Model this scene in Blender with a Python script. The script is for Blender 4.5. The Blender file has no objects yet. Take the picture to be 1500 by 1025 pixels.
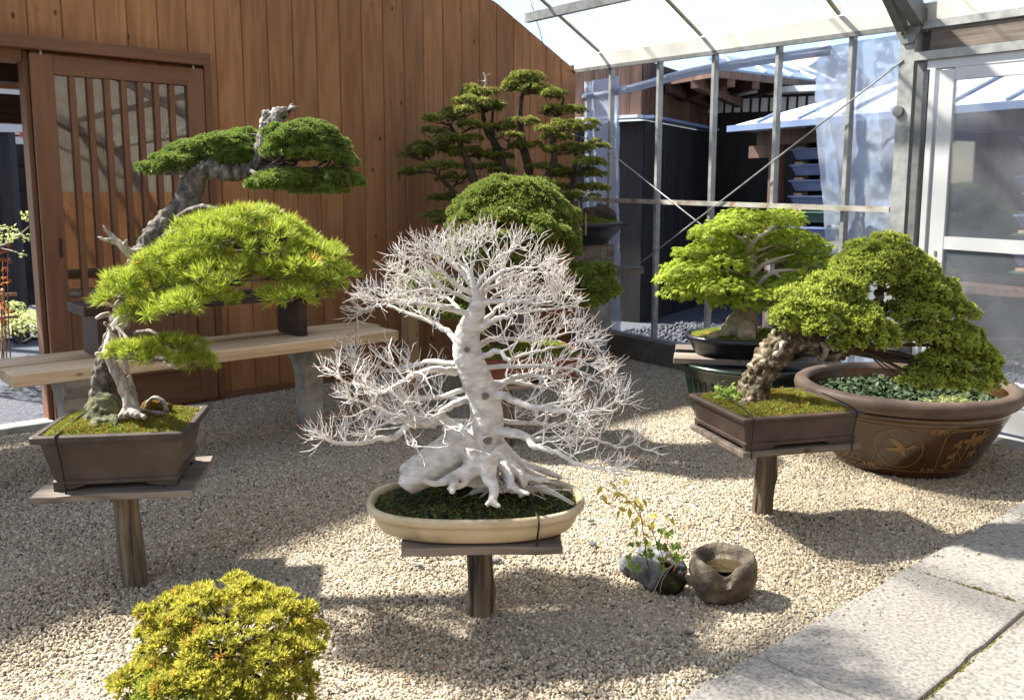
import bpy, math, random
import numpy as np
from mathutils import Vector, Matrix, noise as mn
rng = np.random.default_rng(7)
random.seed(7)
scene = bpy.context.scene
COL = scene.collection
PI = math.pi

# ------------------------------------------------------------------ camera
PITCH = math.radians(8.0); FPX = 1300.0; EYE = 1.4
cd = bpy.data.cameras.new('camera'); cam = bpy.data.objects.new('camera', cd); COL.objects.link(cam)
cam.location = (0, 0, EYE); cam.rotation_euler = (PI/2 - PITCH, 0, 0)
cd.sensor_width = 36; cd.lens = 36*FPX/1500; cd.shift_y = -39.5/1500
cd.clip_start = .05; cd.clip_end = 3000
cd.dof.use_dof = True; cd.dof.focus_distance = 2.95; cd.dof.aperture_fstop = 7.1
scene.camera = cam
# ------------------------------------------------------------------ sky, sun, exposure
SUN_EL = math.radians(49); SAZ = np.array([-.94, .34]); SAZ /= np.linalg.norm(SAZ)   # horizontal direction towards the sun
to_sun = Vector((SAZ[0]*math.cos(SUN_EL), SAZ[1]*math.cos(SUN_EL), math.sin(SUN_EL)))
w = bpy.data.worlds.new('World'); scene.world = w; w.use_nodes = True
nt = w.node_tree; sky = nt.nodes.new('ShaderNodeTexSky'); sky.sky_type = 'NISHITA'; sky.sun_disc = False
sky.sun_elevation = SUN_EL; sky.sun_rotation = math.atan2(SAZ[0], SAZ[1]); sky.air_density = 1.0; sky.dust_density = 2.0
bg = nt.nodes['Background']; nt.links.new(sky.outputs[0], bg.inputs[0]); bg.inputs[1].default_value = .09
sd = bpy.data.lights.new('sun', 'SUN'); sun = bpy.data.objects.new('sun', sd); COL.objects.link(sun)
sd.energy = 5.0; sd.angle = math.radians(2.0); sd.color = (1, .955, .88)
sun.rotation_euler = to_sun.to_track_quat('Z', 'Y').to_euler(); sun.location = (-6, 4, 12)
scene.view_settings.view_transform = 'Standard'; scene.view_settings.look = 'None'
scene.view_settings.gamma = 1; scene.view_settings.use_curve_mapping = False
scene.view_settings.exposure = 1.85
try:
    scene.cycles.max_bounces = 6; scene.cycles.transparent_max_bounces = 12; scene.cycles.diffuse_bounces = 3; scene.cycles.glossy_bounces = 2; scene.cycles.transmission_bounces = 3
    scene.cycles.caustics_reflective = False; scene.cycles.caustics_refractive = False
except Exception: pass

# ------------------------------------------------------------------ survey helpers (picture point + real distance -> place)
_F = np.array([0, math.cos(PITCH), -math.sin(PITCH)]); _U = np.array([0, math.sin(PITCH), math.cos(PITCH)])
def ray(px, py): return _F + np.array([(px-750)/FPX, 0, 0]) + (473-py)/FPX*_U
def at(px, py, Y):
    q = ray(px, py); return np.array([0, 0, EYE]) + q*(Y/q[1])
def gnd(px, py, z=0.):
    q = ray(px, py); return np.array([0, 0, EYE]) + q*((z-EYE)/q[2])
A0 = np.array([-2.087, 6.101, 0]); EW = np.array([.7564, .6543, 0]); NW = np.array([.6543, -.7564, 0])
G0 = np.array([.765, 8.175, 0]); EG = np.array([.556, -.831, 0]); NG = np.array([-.831, -.556, 0])
UP = np.array([0, 0, 1.])
def Wp(s, n, z): return A0 + EW*s + NW*n + UP*z          # timber wall frame: along, out of the wall, up
def Gp(t, n, z): return G0 + EG*t + NG*n + UP*z          # greenhouse wall frame: along towards the camera, inwards, up
AW = math.atan2(EW[1], EW[0]); AG = math.atan2(EG[1], EG[0])

# ------------------------------------------------------------------ mesh helpers
def tag(o, label=None, cat=None, group=None, kind=None):
    if label: o['label'] = label
    if cat: o['category'] = cat
    if group: o['group'] = group
    if kind: o['kind'] = kind
    return o
def thing(name, label, cat, loc=(0, 0, 0), group=None, rz=0):
    o = bpy.data.objects.new(name, None); COL.objects.link(o); o.location = Vector(loc); o.rotation_euler[2] = rz
    o.empty_display_size = .05
    return tag(o, label, cat, group)
def wm(o): return o.matrix_basis.copy() if o.parent is None else wm(o.parent) @ o.matrix_parent_inverse @ o.matrix_basis
def link(name, me, mat, parent=None, smooth=False):
    o = bpy.data.objects.new(name, me); COL.objects.link(o)
    if mat is not None and len(me.materials) == 0: me.materials.append(mat)
    if smooth: me.polygons.foreach_set('use_smooth', [True]*len(me.polygons))
    if parent is not None: o.parent = parent; o.matrix_parent_inverse = wm(parent).inverted()      # children keep world coordinates
    return o
class MB:
    """collects pieces of ONE part"""
    def __init__(s): s.v = []; s.f = []; s.n = 0
    def add(s, V, F):
        V = np.asarray(V, float).reshape(-1, 3); s.v.append(V)
        for q in F: s.f.append([int(i)+s.n for i in q])
        s.n += len(V); return s
    def box(s, c, size, ax=None, bev=0.):
        c = np.asarray(c, float); hx, hy, hz = np.asarray(size, float)/2
        X, Y, Z = ax if ax is not None else (np.array([1., 0, 0]), np.array([0, 1., 0]), UP)
        if bev <= 0:
            V = [c+X*i*hx+Y*j*hy+Z*k*hz for k in (-1, 1) for i, j in ((-1, -1), (1, -1), (1, 1), (-1, 1))]
            F = [(3, 2, 1, 0), (4, 5, 6, 7), (0, 1, 5, 4), (1, 2, 6, 5), (2, 3, 7, 6), (3, 0, 4, 7)]
            return s.add(V, F)
        b = bev; V = []; 
        for zz, ins in ((-hz, b), (-hz+b, 0), (hz-b, 0), (hz, b)):
            for (i, j) in ((-1, -1), (1, -1), (1, 1), (-1, 1)):
                a = (i*(hx-ins-b), j*(hy-ins)); d = (i*(hx-ins), j*(hy-ins-b))
                pts = (a, d) if i*j < 0 else (d, a)
                if (i, j) == (-1, -1): pts = (d, a)
                if (i, j) == (1, -1): pts = (a, d)
                if (i, j) == (1, 1): pts = (d, a)
                if (i, j) == (-1, 1): pts = (a, d)
                for q in pts: V.append(c+X*q[0]+Y*q[1]+Z*zz)
        F = []
        for k in range(3):
            for i in range(8): F.append((k*8+i, k*8+(i+1) % 8, (k+1)*8+(i+1) % 8, (k+1)*8+i))
        F.append(tuple(range(7, -1, -1))); F.append(tuple(range(24, 32)))
        return s.add(V, F)
    def prism(s, base, top):
        n = len(base); F = [tuple(range(n-1, -1, -1)), tuple(range(n, 2*n))]
        F += [(i, (i+1) % n, n+(i+1) % n, n+i) for i in range(n)]
        return s.add(list(base)+list(top), F)
    def loft(s, rings, cap0=True, cap1=True, closed=True):
        n = len(rings[0]); V = np.concatenate(rings); F = []
        for k in range(len(rings)-1):
            for i in range(n if closed else n-1):
                F.append((k*n+i, k*n+(i+1) % n, (k+1)*n+(i+1) % n, (k+1)*n+i))
        if cap0: F.append(tuple(range(n-1, -1, -1)))
        if cap1: F.append(tuple(range((len(rings)-1)*n, len(rings)*n)))
        return s.add(V, F)
    def tube(s, P, R, sides=6, cap=True):
        rings = tube_rings(P, R, sides); return s.loft(rings, cap, cap)
    def mesh(s, name='m'):
        me = bpy.data.meshes.new(name); me.from_pydata(np.concatenate(s.v).tolist(), [], s.f); me.update(); return me
    def build(s, name, mat, parent=None, smooth=False, **k):
        return tag(link(name, s.mesh(name), mat, parent, smooth), **k)
def tube_rings(P, R, sides):
    P = np.asarray(P, float); n = len(P); R = np.broadcast_to(np.asarray(R, float), (n,))
    T = np.gradient(P, axis=0); T /= np.linalg.norm(T, axis=1)[:, None]+1e-12
    u = np.cross(T[0], [0.3, .2, 1.]); 
    if np.linalg.norm(u) < 1e-3: u = np.cross(T[0], [1., 0, 0])
    u /= np.linalg.norm(u); a = np.arange(sides)*2*PI/sides; ca, sa = np.cos(a)[:, None], np.sin(a)[:, None]; out = []
    for i in range(n):
        u = u-T[i]*(u@T[i]); u /= np.linalg.norm(u)+1e-12; v = np.cross(T[i], u)
        out.append(P[i]+R[i]*(ca*u+sa*v))
    return out
def placed(mb, name, mat, parent, c, ax, **k):
    o = mb.build(name, mat, parent, **k); X, Y, Z = ax
    o.matrix_basis = Matrix(((X[0], Y[0], Z[0], c[0]), (X[1], Y[1], Z[1], c[1]), (X[2], Y[2], Z[2], c[2]), (0, 0, 0, 1))); return o
IAX = (np.array([1., 0, 0]), np.array([0, 1., 0]), UP)
def box(name, mat, parent, c, size, ax=None, bev=0., **k): return placed(MB().box((0, 0, 0), size, None, bev), name, mat, parent, c, ax or IAX, **k)
def bar(name, mat, parent, p, q, w, h, bev=0., **k):
    """a straight member from p to q, w wide (horizontal), h tall; its grain runs along it"""
    p, q = np.asarray(p, float), np.asarray(q, float); X = q-p; L = np.linalg.norm(X); X = X/L
    Y = np.cross(UP, X)
    if np.linalg.norm(Y) < 1e-4: Y = np.array([EW[0], EW[1], 0.])
    Y = Y/np.linalg.norm(Y); Z = np.cross(X, Y)
    return placed(MB().box((0, 0, 0), (L, w, h), None, bev), name, mat, parent, (p+q)/2, (X, Y, Z), **k)
WAX = (EW, -NW, UP); GAX = (EG, -NG, UP)
def smooth_path(P, n):
    P = np.asarray(P, float); m = len(P); t = np.linspace(0, m-1, n); out = []
    for x in t:
        i = min(int(x), m-2); f = x-i; p0 = P[max(i-1, 0)]; p1 = P[i]; p2 = P[i+1]; p3 = P[min(i+2, m-1)]
        out.append(.5*((2*p1)+(-p0+p2)*f+(2*p0-5*p1+4*p2-p3)*f*f+(-p0+3*p1-3*p2+p3)*f**3))
    return np.array(out)
def ring(a, b, e=2., n=48, c=(0, 0), rz=0.):
    """superellipse ring, e=2 ellipse, e=8 nearly a rectangle"""
    t = np.arange(n)*2*PI/n
    if e > 4:   # spread points evenly round a box
        t = t+np.sin(4*t)*-.0
    x = a*np.sign(np.cos(t))*np.abs(np.cos(t))**(2/e); y = b*np.sign(np.sin(t))*np.abs(np.sin(t))**(2/e)
    cr, sr = math.cos(rz), math.sin(rz)
    return np.stack([c[0]+x*cr-y*sr, c[1]+x*sr+y*cr], 1)
def rrect(a, b, r, n=5, c=(0, 0), rz=0.):
    pts = []
    for (sx, sy, a0) in ((1, -1, -PI/2), (1, 1, 0), (-1, 1, PI/2), (-1, -1, PI)):
        for i in range(n):
            g = a0+PI/2*i/(n-1); pts.append((sx*(a-r)+r*math.cos(g), sy*(b-r)+r*math.sin(g)))
    pts = np.array(pts); cr, sr = math.cos(rz), math.sin(rz)
    return np.stack([c[0]+pts[:, 0]*cr-pts[:, 1]*sr, c[1]+pts[:, 0]*sr+pts[:, 1]*cr], 1)
def z3(r2, z): return np.concatenate([r2, np.full((len(r2), 1), z)], 1)

def mesh_np(name, V, F, attrs=None):
    V = np.asarray(V, np.float32); F = np.asarray(F, np.int32); me = bpy.data.meshes.new(name)
    me.vertices.add(len(V)); me.vertices.foreach_set('co', V.ravel())
    k = F.shape[1]; me.loops.add(F.size); me.loops.foreach_set('vertex_index', F.ravel())
    me.polygons.add(len(F)); me.polygons.foreach_set('loop_start', np.arange(0, F.size, k, dtype=np.int32))
    try: me.polygons.foreach_set('loop_total', np.full(len(F), k, dtype=np.int32))
    except Exception: pass
    me.update(calc_edges=True)
    for nm, d in (attrs or {}).items():
        a = me.attributes.new(nm, 'FLOAT', 'POINT'); a.data.foreach_set('value', np.asarray(d, np.float32))
    return me
def rot_from_axis(ax, spin):
    ax = ax/(np.linalg.norm(ax, axis=1)[:, None]+1e-9)
    h = np.where(np.abs(ax[:, 2:3]) < .9, np.array([[0, 0, 1.]]), np.array([[1., 0, 0]]))
    u = np.cross(h, ax); u /= np.linalg.norm(u, axis=1)[:, None]; v = np.cross(ax, u)
    c, s = np.cos(spin)[:, None], np.sin(spin)[:, None]
    x = u*c+v*s; y = -u*s+v*c
    return np.stack([x, y, ax], 2)          # columns
def scatter(name, tmpls, pos, axis, scale, mat, parent, kind=None, label=None):
    """many small leaves or needle tufts of one crown, one mesh"""
    N = len(pos); spin = rng.random(N)*2*PI; R = rot_from_axis(axis, spin); which = rng.integers(0, len(tmpls), N)
    Vs, Fs, tips, rnds, off = [], [], [], [], 0
    for k, (TV, TF, TT) in enumerate(tmpls):
        m = which == k; n = m.sum()
        if n == 0: continue
        V = np.einsum('nij,kj->nki', R[m], TV)*np.asarray(scale)[m][:, None, None]+pos[m][:, None, :]
        F = TF[None]+(np.arange(n)*len(TV))[:, None, None]+off
        Vs.append(V.reshape(-1, 3)); Fs.append(F.reshape(-1, 3)); tips.append(np.tile(TT, n)); rnds.append(np.repeat(rng.random(n), len(TV)))
        off += n*len(TV)
    me = mesh_np(name, np.concatenate(Vs), np.concatenate(Fs), {'tip': np.concatenate(tips), 'rnd': np.concatenate(rnds)})
    o = link(name, me, mat, parent); return tag(o, label=label, kind=kind)
def needles(n, length, width, amin=.1, amax=1.35, seed=0, curve=.0, zoff=0.):
    """a tuft: thin blades fanning out round +Z"""
    r = np.random.default_rng(seed); V, F, T = [], [], []
    for i in range(n):
        th = amin+(amax-amin)*math.sqrt(r.random()); ph = r.random()*2*PI; L = length*(.7+.45*r.random())
        d = np.array([math.sin(th)*math.cos(ph), math.sin(th)*math.sin(ph), math.cos(th)])
        sdir = np.cross(d, r.normal(size=3)); sdir /= np.linalg.norm(sdir); b = np.array([0, 0, zoff*r.random()])
        k = len(V); V += [b-sdir*width*.35, b+d*L*.55-sdir*width*.5, b+d*L*.55+sdir*width*.5, b+d*L+np.array([0, 0, curve*L])]
        F += [(k, k+1, k+2), (k+1, k+3, k+2)]; T += [0, .55, .55, 1.]
    return np.array(V), np.array(F), np.array(T)
def palm_leaf(size, lobes=5, seed=0, narrow=.17):
    r = np.random.default_rng(seed); V, F, T = [], [], []
    for i in range(lobes):
        a = (i-(lobes-1)/2)*.62; L = size*(1-.16*abs(i-(lobes-1)/2)); d = np.array([math.sin(a), math.cos(a), 0.]); sd = np.array([math.cos(a), -math.sin(a), 0.])
        k = len(V); V += [np.zeros(3), d*L*.5-sd*L*narrow+[0, 0, L*.05], d*L+[0, 0, -L*.18], d*L*.5+sd*L*narrow+[0, 0, L*.05]]
        F += [(k, k+1, k+2), (k, k+2, k+3)]; T += [0, .6, 1, .6]
    return np.array(V), np.array(F), np.array(T)
def leaf(size, w=.35, bend=.15):
    V = np.array([[0, 0, 0], [-w*size/2, size*.45, bend*size*.4], [0, size*.45, 0], [w*size/2, size*.45, bend*size*.4], [0, size, -bend*size]])
    return V, np.array([(0, 2, 1), (0, 3, 2), (1, 2, 4), (2, 3, 4)]), np.array([0, .5, .3, .5, 1.])
def many_tubes(name, items, mat, parent, sides=4, smooth=True, label=None, kind=None):
    """twigs of one tree: items = (points, radii)"""
    V, F, off = [], [], 0
    for P, R in items:
        rg = tube_rings(P, R, sides); n = sides; V.extend(rg); K = len(rg)
        idx = off+np.arange((K-1)*n).reshape(K-1, n); nx = np.roll(idx, -1, 1)
        F.append(np.stack([idx, nx, nx+n, idx+n], 2).reshape(-1, 4)); off += K*n
    me = mesh_np(name, np.concatenate(V), np.concatenate(F)); o = link(name, me, mat, parent, smooth); return tag(o, label=label, kind=kind)
def organic(name, tubes, mat, parent, voxel=.008, blobs=(), disp=None, sides=10, it=2, label=None):
    """limbs and roots melted into one continuous skin"""
    mb = MB()
    for P, R in tubes:
        P = np.asarray(P, float); n = max(6, len(P)*4); Q = smooth_path(P, n); r = np.interp(np.linspace(0, 1, n), np.linspace(0, 1, len(P)), R)
        mb.tube(Q, r, sides)
        for e in (0, -1):       # round the ends
            pass
    for c, r in blobs:
        r = np.broadcast_to(np.asarray(r, float), (3,)); rings = []
        for k in range(1, 8):
            a = -PI/2+PI*k/8; rings.append(np.array([[c[0]+r[0]*math.cos(a)*math.cos(t), c[1]+r[1]*math.cos(a)*math.sin(t), c[2]+r[2]*math.sin(a)] for t in np.arange(12)*2*PI/12]))
        mb.loft(rings)
    me = mb.mesh(name); tmp = bpy.data.objects.new('tmp', me); COL.objects.link(tmp)
    md = tmp.modifiers.new('r', 'REMESH'); md.mode = 'VOXEL'; md.voxel_size = voxel; md.use_smooth_shade = True
    sm = tmp.modifiers.new('s', 'SMOOTH'); sm.iterations = it; sm.factor = .5
    dg = bpy.context.evaluated_depsgraph_get(); out = bpy.data.meshes.new_from_object(tmp.evaluated_get(dg)); bpy.data.objects.remove(tmp); bpy.data.meshes.remove(me)
    if disp:
        n = len(out.vertices); co = np.empty(n*3, np.float32); no = np.empty(n*3, np.float32)
        out.vertices.foreach_get('co', co); out.vertices.foreach_get('normal', no); co = co.reshape(-1, 3); no = no.reshape(-1, 3)
        dv = np.array([disp(Vector(c)) for c in co.tolist()], np.float32); out.vertices.foreach_set('co', (co+no*dv[:, None]).ravel()); out.update()
    out.name = name; out.materials.clear(); o = link(name, out, mat, parent, True); return tag(o, label=label)

# ------------------------------------------------------------------ materials
def nodes(name):
    m = bpy.data.materials.new(name); m.use_nodes = True; nt = m.node_tree; b = nt.nodes['Principled BSDF']; return m, nt, b
def N(nt, t, **k):
    n = nt.nodes.new(t)
    for a, v in k.items():
        if a == 'inp':
            for i, x in v.items(): n.inputs[i].default_value = x
        else: setattr(n, a, v)
    return n
def rgba(c): return (c[0], c[1], c[2], 1)
def M(name, cols, sc=6., stretch=(1, 1, 1), rough=.7, bump=0., bsc=40., bstr=None, spec=.3, rand=.0, metal=0., detail=6., pos=None, coat=0., bdist=.01, rvar=0.):
    m, nt, b = nodes(name); L = nt.links.new
    tc = N(nt, 'ShaderNodeTexCoord'); mp = N(nt, 'ShaderNodeMapping'); mp.inputs['Scale'].default_value = stretch; L(tc.outputs['Object'], mp.inputs[0])
    nz = N(nt, 'ShaderNodeTexNoise', inp={'Scale': sc, 'Detail': detail, 'Roughness': .6}); L(mp.outputs[0], nz.inputs['Vector'])
    rp = N(nt, 'ShaderNodeValToRGB'); e = rp.color_ramp.elements; k = len(cols)
    ps = pos or [.32+.36*i/max(k-1, 1) for i in range(k)]
    e[0].position = ps[0]; e[0].color = rgba(cols[0]); e[1].position = ps[-1]; e[1].color = rgba(cols[-1])
    for i in range(1, k-1): q = e.new(ps[i]); q.color = rgba(cols[i])
    L(nz.outputs['Fac'], rp.inputs[0]); out = rp.outputs[0]
    if rand:
        oi = N(nt, 'ShaderNodeObjectInfo'); hs = N(nt, 'ShaderNodeHueSaturation'); mr = N(nt, 'ShaderNodeMapRange', inp={3: 1-rand, 4: 1+rand}); L(oi.outputs['Random'], mr.inputs[0]); L(mr.outputs[0], hs.inputs['Value']); L(out, hs.inputs['Color']); out = hs.outputs[0]
        ad = N(nt, 'ShaderNodeVectorMath', operation='ADD'); cb = N(nt, 'ShaderNodeVectorMath', operation='SCALE', inp={'Scale': 37.}); L(oi.outputs['Random'], cb.inputs[0]); L(tc.outputs['Object'], ad.inputs[0]); L(cb.outputs[0], ad.inputs[1]); L(ad.outputs[0], mp.inputs[0])
    L(out, b.inputs['Base Color']); b.inputs['Roughness'].default_value = rough; b.inputs['Specular IOR Level'].default_value = spec; b.inputs['Metallic'].default_value = metal; b.inputs['Coat Weight'].default_value = coat
    b.inputs['Coat Roughness'].default_value = .15
    if rvar:
        mr = N(nt, 'ShaderNodeMapRange', inp={3: rough-rvar, 4: rough+rvar}); L(nz.outputs['Fac'], mr.inputs[0]); L(mr.outputs[0], b.inputs['Roughness'])
    if bump:
        mp2 = N(nt, 'ShaderNodeMapping'); mp2.inputs['Scale'].default_value = bstr or stretch; L(tc.outputs['Object'], mp2.inputs[0])
        n2 = N(nt, 'ShaderNodeTexNoise', inp={'Scale': bsc, 'Detail': 5., 'Roughness': .65}); L(mp2.outputs[0], n2.inputs['Vector'])
        bp = N(nt, 'ShaderNodeBump', inp={'Strength': bump, 'Distance': bdist}); L(n2.outputs['Fac'], bp.inputs['Height']); L(bp.outputs[0], b.inputs['Normal'])
    return m
def wood(name, cols, grain=1., rough=.62, rand=.12, axis=2, knots=True, knotcol=(.06, .025, .012), bump=.25):
    """sawn boards: long grain, cathedral figure and knots; `axis` is the object axis the grain runs along"""
    m, nt, b = nodes(name); L = nt.links.new; tc = N(nt, 'ShaderNodeTexCoord'); oi = N(nt, 'ShaderNodeObjectInfo')
    cb = N(nt, 'ShaderNodeVectorMath', operation='SCALE', inp={'Scale': 91.}); L(oi.outputs['Random'], cb.inputs[0])
    ad = N(nt, 'ShaderNodeVectorMath', operation='ADD'); L(tc.outputs['Object'], ad.inputs[0]); L(cb.outputs[0], ad.inputs[1])
    def mapped(a, l):
        mp = N(nt, 'ShaderNodeMapping'); s = [a, a, a]; s[axis] = l; mp.inputs['Scale'].default_value = s; L(ad.outputs[0], mp.inputs[0]); return mp.outputs[0]
    fig = N(nt, 'ShaderNodeTexNoise', inp={'Scale': 1., 'Detail': 2., 'Roughness': .5, 'Distortion': .6}); L(mapped(9*grain, .9*grain), fig.inputs['Vector'])
    mu = N(nt, 'ShaderNodeMath', operation='MULTIPLY', inp={1: 26.}); L(fig.outputs['Fac'], mu.inputs[0]); sn = N(nt, 'ShaderNodeMath', operation='SINE'); L(mu.outputs[0], sn.inputs[0])
    fib = N(nt, 'ShaderNodeTexNoise', inp={'Scale': 1., 'Detail': 5., 'Roughness': .7}); L(mapped(140*grain, 3.*grain), fib.inputs['Vector'])
    blo = N(nt, 'ShaderNodeTexNoise', inp={'Scale': 1., 'Detail': 3.}); L(mapped(5, 1.1), blo.inputs['Vector'])
    s1 = N(nt, 'ShaderNodeMath', operation='MULTIPLY_ADD', inp={1: .10, 2: .0}); L(sn.outputs[0], s1.inputs[0])
    s2 = N(nt, 'ShaderNodeMath', operation='MULTIPLY_ADD', inp={1: .6}); L(fib.outputs['Fac'], s2.inputs[0]); L(s1.outputs[0], s2.inputs[2])
    s3 = N(nt, 'ShaderNodeMath', operation='MULTIPLY_ADD', inp={1: .6, 2: -.18}); L(blo.outputs['Fac'], s3.inputs[0]); s4 = N(nt, 'ShaderNodeMath', operation='ADD'); L(s2.outputs[0], s4.inputs[0]); L(s3.outputs[0], s4.inputs[1])
    rp = N(nt, 'ShaderNodeValToRGB'); e = rp.color_ramp.elements; e[0].position = .25; e[0].color = rgba(cols[0]); e[1].position = .8; e[1].color = rgba(cols[-1])
    if len(cols) > 2: q = e.new(.52); q.color = rgba(cols[1])
    L(s4.outputs[0], rp.inputs[0]); out = rp.outputs[0]
    if knots:
        vo = N(nt, 'ShaderNodeTexVoronoi', inp={'Scale': 1., 'Randomness': 1.}); L(mapped(8.5, 4.2), vo.inputs['Vector'])
        kr = N(nt, 'ShaderNodeValToRGB'); ke = kr.color_ramp.elements; ke[0].position = .045; ke[0].color = (1, 1, 1, 1); ke[1].position = .11; ke[1].color = (0, 0, 0, 1); L(vo.outputs['Distance'], kr.inputs[0])
        mx = N(nt, 'ShaderNodeMix', data_type='RGBA'); L(kr.outputs[0], mx.inputs[0]); L(out, mx.inputs[6]); mx.inputs[7].default_value = rgba(knotcol); out = mx.outputs[2]
    hs = N(nt, 'ShaderNodeHueSaturation'); mr = N(nt, 'ShaderNodeMapRange', inp={3: 1-rand, 4: 1+rand}); L(oi.outputs['Random'], mr.inputs[0]); L(mr.outputs[0], hs.inputs['Value']); L(out, hs.inputs['Color']); L(hs.outputs[0], b.inputs['Base Color'])
    b.inputs['Roughness'].default_value = rough; b.inputs['Specular IOR Level'].default_value = .3
    bp = N(nt, 'ShaderNodeBump', inp={'Strength': bump, 'Distance': .002}); L(s4.outputs[0], bp.inputs['Height']); L(bp.outputs[0], b.inputs['Normal'])
    return m
def foliage(name, dark, mid, tip, trans=.35, rough=.5, tipstart=.35, brown=None, gloss=.3):
    m, nt, b = nodes(name); L = nt.links.new
    a1 = N(nt, 'ShaderNodeAttribute', attribute_name='rnd'); a2 = N(nt, 'ShaderNodeAttribute', attribute_name='tip')
    mx = N(nt, 'ShaderNodeMix', data_type='RGBA'); L(a1.outputs['Fac'], mx.inputs[0]); mx.inputs[6].default_value = rgba(dark); mx.inputs[7].default_value = rgba(mid)
    mr = N(nt, 'ShaderNodeMapRange', inp={1: tipstart, 2: 1.}); L(a2.outputs['Fac'], mr.inputs[0])
    mm = N(nt, 'ShaderNodeMath', operation='MULTIPLY'); L(mr.outputs[0], mm.inputs[0]); r2 = N(nt, 'ShaderNodeMapRange', inp={3: .45, 4: 1.}); L(a1.outputs['Fac'], r2.inputs[0]); L(r2.outputs[0], mm.inputs[1])
    m2 = N(nt, 'ShaderNodeMix', data_type='RGBA'); L(mm.outputs[0], m2.inputs[0]); L(mx.outputs[2], m2.inputs[6]); m2.inputs[7].default_value = rgba(tip); out = m2.outputs[2]
    if brown:
        gt = N(nt, 'ShaderNodeMath', operation='GREATER_THAN', inp={1: 1-brown[0]}); L(a1.outputs['Fac'], gt.inputs[0]); m3 = N(nt, 'ShaderNodeMix', data_type='RGBA'); L(gt.outputs[0], m3.inputs[0]); L(out, m3.inputs[6]); m3.inputs[7].default_value = rgba(brown[1]); out = m3.outputs[2]
    L(out, b.inputs['Base Color']); b.inputs['Roughness'].default_value = rough; b.inputs['Specular IOR Level'].default_value = gloss
    tr = N(nt, 'ShaderNodeBsdfTranslucent'); L(out, tr.inputs[0]); ms = N(nt, 'ShaderNodeMixShader', inp={0: trans}); o = nt.nodes['Material Output']
    L(b.outputs[0], ms.inputs[1]); L(tr.outputs[0], ms.inputs[2]); L(ms.outputs[0], o.inputs[0]); return m
def sheet(name, transp, transl, gloss, tint=(1, 1, 1), tcol=(.9, .9, .88), rough=.15, noise=0., nscale=3., bump=0.):
    """glass, polycarbonate or film: part straight through, part scattered, part mirrored"""
    m, nt, b = nodes(name); L = nt.links.new; nt.nodes.remove(b); o = nt.nodes['Material Output']
    tp = N(nt, 'ShaderNodeBsdfTransparent'); tp.inputs[0].default_value = rgba(tint); tl = N(nt, 'ShaderNodeBsdfTranslucent'); tl.inputs[0].default_value = rgba(tcol)
    df = N(nt, 'ShaderNodeBsdfDiffuse'); df.inputs[0].default_value = rgba(tcol); gl = N(nt, 'ShaderNodeBsdfGlossy'); gl.inputs['Roughness'].default_value = rough
    md = N(nt, 'ShaderNodeMixShader', inp={0: .45}); L(tl.outputs[0], md.inputs[1]); L(df.outputs[0], md.inputs[2])
    m1 = N(nt, 'ShaderNodeMixShader', inp={0: transl/(transl+transp)}); L(tp.outputs[0], m1.inputs[1]); L(md.outputs[0], m1.inputs[2])
    if noise:
        tc = N(nt, 'ShaderNodeTexCoord'); nz = N(nt, 'ShaderNodeTexNoise', inp={'Scale': nscale, 'Detail': 6.}); L(tc.outputs['Object'], nz.inputs[0]); mr = N(nt, 'ShaderNodeMapRange', inp={1: .3, 2: .7, 3: max(0, transl/(transl+transp)-noise), 4: transl/(transl+transp)+noise}); L(nz.outputs['Fac'], mr.inputs[0]); L(mr.outputs[0], m1.inputs[0])
        if bump:
            bp = N(nt, 'ShaderNodeBump', inp={'Strength': bump, 'Distance': .02}); L(nz.outputs['Fac'], bp.inputs['Height']); L(bp.outputs[0], gl.inputs['Normal'])
    lw = N(nt, 'ShaderNodeLayerWeight', inp={'Blend': .35}); mr2 = N(nt, 'ShaderNodeMapRange', inp={3: gloss, 4: min(1, gloss+.5)}); L(lw.outputs['Fresnel'], mr2.inputs[0])
    m2 = N(nt, 'ShaderNodeMixShader'); L(mr2.outputs[0], m2.inputs[0]); L(m1.outputs[0], m2.inputs[1]); L(gl.outputs[0], m2.inputs[2]); L(m2.outputs[0], o.inputs[0]); return m

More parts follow.
